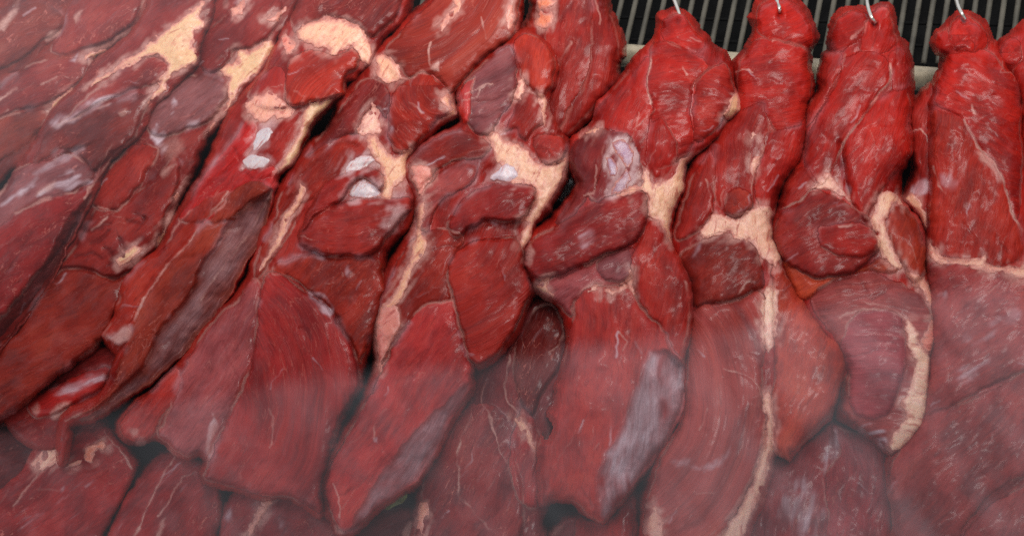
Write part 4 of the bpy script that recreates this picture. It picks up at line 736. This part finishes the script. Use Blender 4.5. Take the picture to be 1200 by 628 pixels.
g = empty('ventilation_grille', Vector(place(840, 40, -150)))
tag(g, 'dark grille of many thin upright metal slats behind the hanging cuts', 'grille')
for i in range(-6, 62):                                          # upright slats, one every 17 mm
    x = 430 + i * 16.6
    lean = .26 - .12 * (x - 620) / 560
    tube('slat', [place(x + lean * 150, -150, -140), place(x, 0, -140), place(x - lean * 75, 75, -140)], .0036, MAT['slat'], g, 8)
for y in (-60, 22, 48): tube('cross_wire', [place(380, y - 8, -146), place(1400, y + 12, -146)], .0022, MAT['black'], g, 8)
o = tube('horizontal_bar', [place(560, 52, -100), place(1460, 122, -100)], .0150, MAT['bar'], None, 28)
tag(o, 'round tan metal bar running level behind the hanging cuts below the grille', 'bar')
o = tube('lower_rail', [place(560, 205, -58), place(760, 240, -58)], .014, MAT['rail'], None, 24)
tag(o, 'pale enamelled rail glimpsed in the gap beside the fat seam', 'rail')
hooks = [([(779, -30, 6), (787, -8, 14), (793, 8, 28), (796, 17, 38), (796, 24, 36)], 'thin silver hook through the cut with the yellow shoulder nodule, leftmost of four'),
         ([(898, -34, 16), (907, -10, 28), (911.5, 4, 40), (913.5, 10, 50), (913.5, 15, 46)], 'silver hook at the top of the cut with the orange tongue flap'),
         ([(1012, -30, 4), (1015, -6, 20), (1017, 8, 38), (1021, 20, 48), (1026, 27, 42)], 'long curved silver hook through the lumpy folded top of the spiral ended cut'),
         ([(1116, -30, 2), (1120, -4, 18), (1123, 8, 34), (1127, 16, 42), (1131, 23, 38)], 'golden tinted hook in the knotted top of the largest right hand cut, rightmost of four')]
for pts, lb in hooks:
    e = empty('meat_hook', Vector(place(*pts[3]))); tag(e, lb, 'hook', 'steel hooks the cuts hang from')
    tube('hook_wire', [place(*p) for p in pts], .0024, MAT['steel'], e, 12, taper=lambda t: 1.2 - .5 * t)
import bmesh
# a leaf of garnish
bm = bmesh.new(); rim = [(446,595),(452,584),(462,579),(466,575),(472,578),(478,576),(477,583),(472,589),(462,593),(455,597),(449,596)]
ce = bm.verts.new(place(463, 586, -14)); rv = [bm.verts.new(place(x, y, -17 + 1.5 * (i % 2))) for i, (x, y) in enumerate(rim)]
for i in range(len(rv)): bm.faces.new((ce, rv[(i + 1) % len(rv)], rv[i]))
me = bpy.data.meshes.new('leaf'); bm.to_mesh(me); bm.free()
o = link('leaf', me, MAT['leaf']); tag(o, 'small olive green leaf of garnish lying in the dark gap beside the pointed wedge', 'leaf')
# the pane of the display counter
m, nt = newmat('counter_glass'); t = NT(nt)
fr = t.n('ShaderNodeFresnel'); fr.inputs['IOR'].default_value = 1.86
tr = t.n('ShaderNodeBsdfTransparent'); tr.inputs[0].default_value = (.985, .99, .985, 1)
gl = t.n('ShaderNodeBsdfGlossy'); gl.inputs['Roughness'].default_value = .0
mx = t.n('ShaderNodeMixShader'); t.put(mx.inputs[0], fr.outputs[0]); t.put(mx.inputs[1], tr.outputs[0]); t.put(mx.inputs[2], gl.outputs[0])
ou = t.n('ShaderNodeOutputMaterial'); t.put(ou.inputs[0], mx.outputs[0])
def campt(x, y, z): return tuple(CM[:3, :3] @ np.array((x, y, z)) + CM[:3, 3])
me = bpy.data.meshes.new('glass_pane'); me.from_pydata([campt(-1.2, -.75, -.78), campt(1.2, -.75, -.78), campt(1.2, .75, -.78), campt(-1.2, .75, -.78)], [], [(0, 1, 2, 3)])
o = link('glass_pane', me, m); tag(o, 'clear front glass of the meat counter with soft reflections of the shop', 'glass')

# ------------------------------------------------------------------ light: the lamp of the counter, an added front fill, bright zones shaped for the glass
w = bpy.data.worlds.new('World'); scene.world = w; w.use_nodes = True
nt = w.node_tree; nt.nodes.clear(); t = NT(nt)
geo = t.n('ShaderNodeNewGeometry').outputs['Incoming']
def dirdot(v):
    nd = t.n('ShaderNodeVectorMath', operation='DOT_PRODUCT'); t.put(nd.inputs[0], geo); nd.inputs[1].default_value = tuple(-(CM[:3, :3] @ np.array(v, float)))
    return nd.outputs['Value']
dz = t.math('MAXIMUM', dirdot((0, 0, 1)), .02)
u = t.math('DIVIDE', dirdot((1, 0, 0)), dz); v = t.math('DIVIDE', dirdot((0, 1, 0)), dz)
cmb = t.n('ShaderNodeCombineXYZ'); t.put(cmb.inputs[0], u); t.put(cmb.inputs[1], v); uv = cmb.outputs[0]
n1 = t.noise(uv, 9, 3); n2 = t.noise(t.scale(uv, (6, 14, 1)), 1, 3)
wob = t.math('MULTIPLY', t.math('SUBTRACT', n1, .5), .05)
low = t.mapr(t.math('ADD', t.math('SUBTRACT', v, t.math('MULTIPLY', u, .147)), t.math('MULTIPLY', wob, .8)), -.054, -.073)   # bright zone shaped for the low veil in the glass, also fill
low = t.math('MULTIPLY', low, t.mapr(u, -.34, -.12, .5, 1.))
tl = t.mapr(t.math('SUBTRACT', t.math('MULTIPLY', v, 1.0), t.math('MULTIPLY', u, .75)), .20, .46)  # bright zone added for the haze at upper left
ru = t.math('ADD', t.math('MULTIPLY', u, .77), t.math('MULTIPLY', v, .64)); rv = t.math('SUBTRACT', t.math('MULTIPLY', v, .77), t.math('MULTIPLY', u, .64))
cm2 = t.n('ShaderNodeCombineXYZ'); t.put(cm2.inputs[0], t.math('MULTIPLY', ru, 26.)); t.put(cm2.inputs[1], t.math('MULTIPLY', rv, 3.))
stk = t.mapr(t.noise(cm2.outputs[0], 1, 3), .40, .66, .45, 2.0)                       # streaks put into the veil, strongest on the right
n2 = t.math('MULTIPLY', n2, t.math('ADD', 1., t.math('MULTIPLY', t.math('SUBTRACT', stk, 1.), t.mapr(u, .1, .25, .6, 1.))))
L = t.math('ADD', t.math('MULTIPLY', low, t.mapr(n2, .25, .95, .7, 1.55, False)), t.math('MULTIPLY', tl, 1.5))
L = t.math('ADD', t.math('MULTIPLY', L, .53), .015)
bg = t.n('ShaderNodeBackground'); bg.inputs[1].default_value = 1.0
cc = t.n('ShaderNodeCombineColor'); 
for i, k in enumerate((.97, 1.0, 1.10)): t.put(cc.inputs[i], t.math('MULTIPLY', L, k))
t.put(bg.inputs[0], cc.outputs[0])
ou = t.n('ShaderNodeOutputWorld'); t.put(ou.inputs[0], bg.outputs[0])

def area(name, loc, aim, sx, sy, power, color):
    ld = bpy.data.lights.new(name, 'AREA'); ld.shape = 'RECTANGLE'; ld.size = sx; ld.size_y = sy; ld.energy = power; ld.color = color
    o = bpy.data.objects.new(name, ld); col.objects.link(o)
    a = Vector(campt(*loc)); b = Vector(campt(*aim)); o.location = a
    o.rotation_euler = (b - a).to_track_quat('-Z', 'Y').to_euler()
    return o
area('counter_lamp', (.05, 1.15, -.35), (.05, -.12, -1.62), 1.7, .4, 25, (1, .97, .92))
area('front_fill', (.35, 1.22, .75), (.1, -.3, -1.6), 1.2, .6, 32, (1, .98, .96))  # unseen fill added to brighten the meat from the front
scene.view_settings.view_transform = 'Standard'; scene.view_settings.look = 'None'; scene.view_settings.exposure = 0
scene.cycles.use_denoising = False
scene.cycles.max_bounces = 6; scene.cycles.transparent_max_bounces = 6
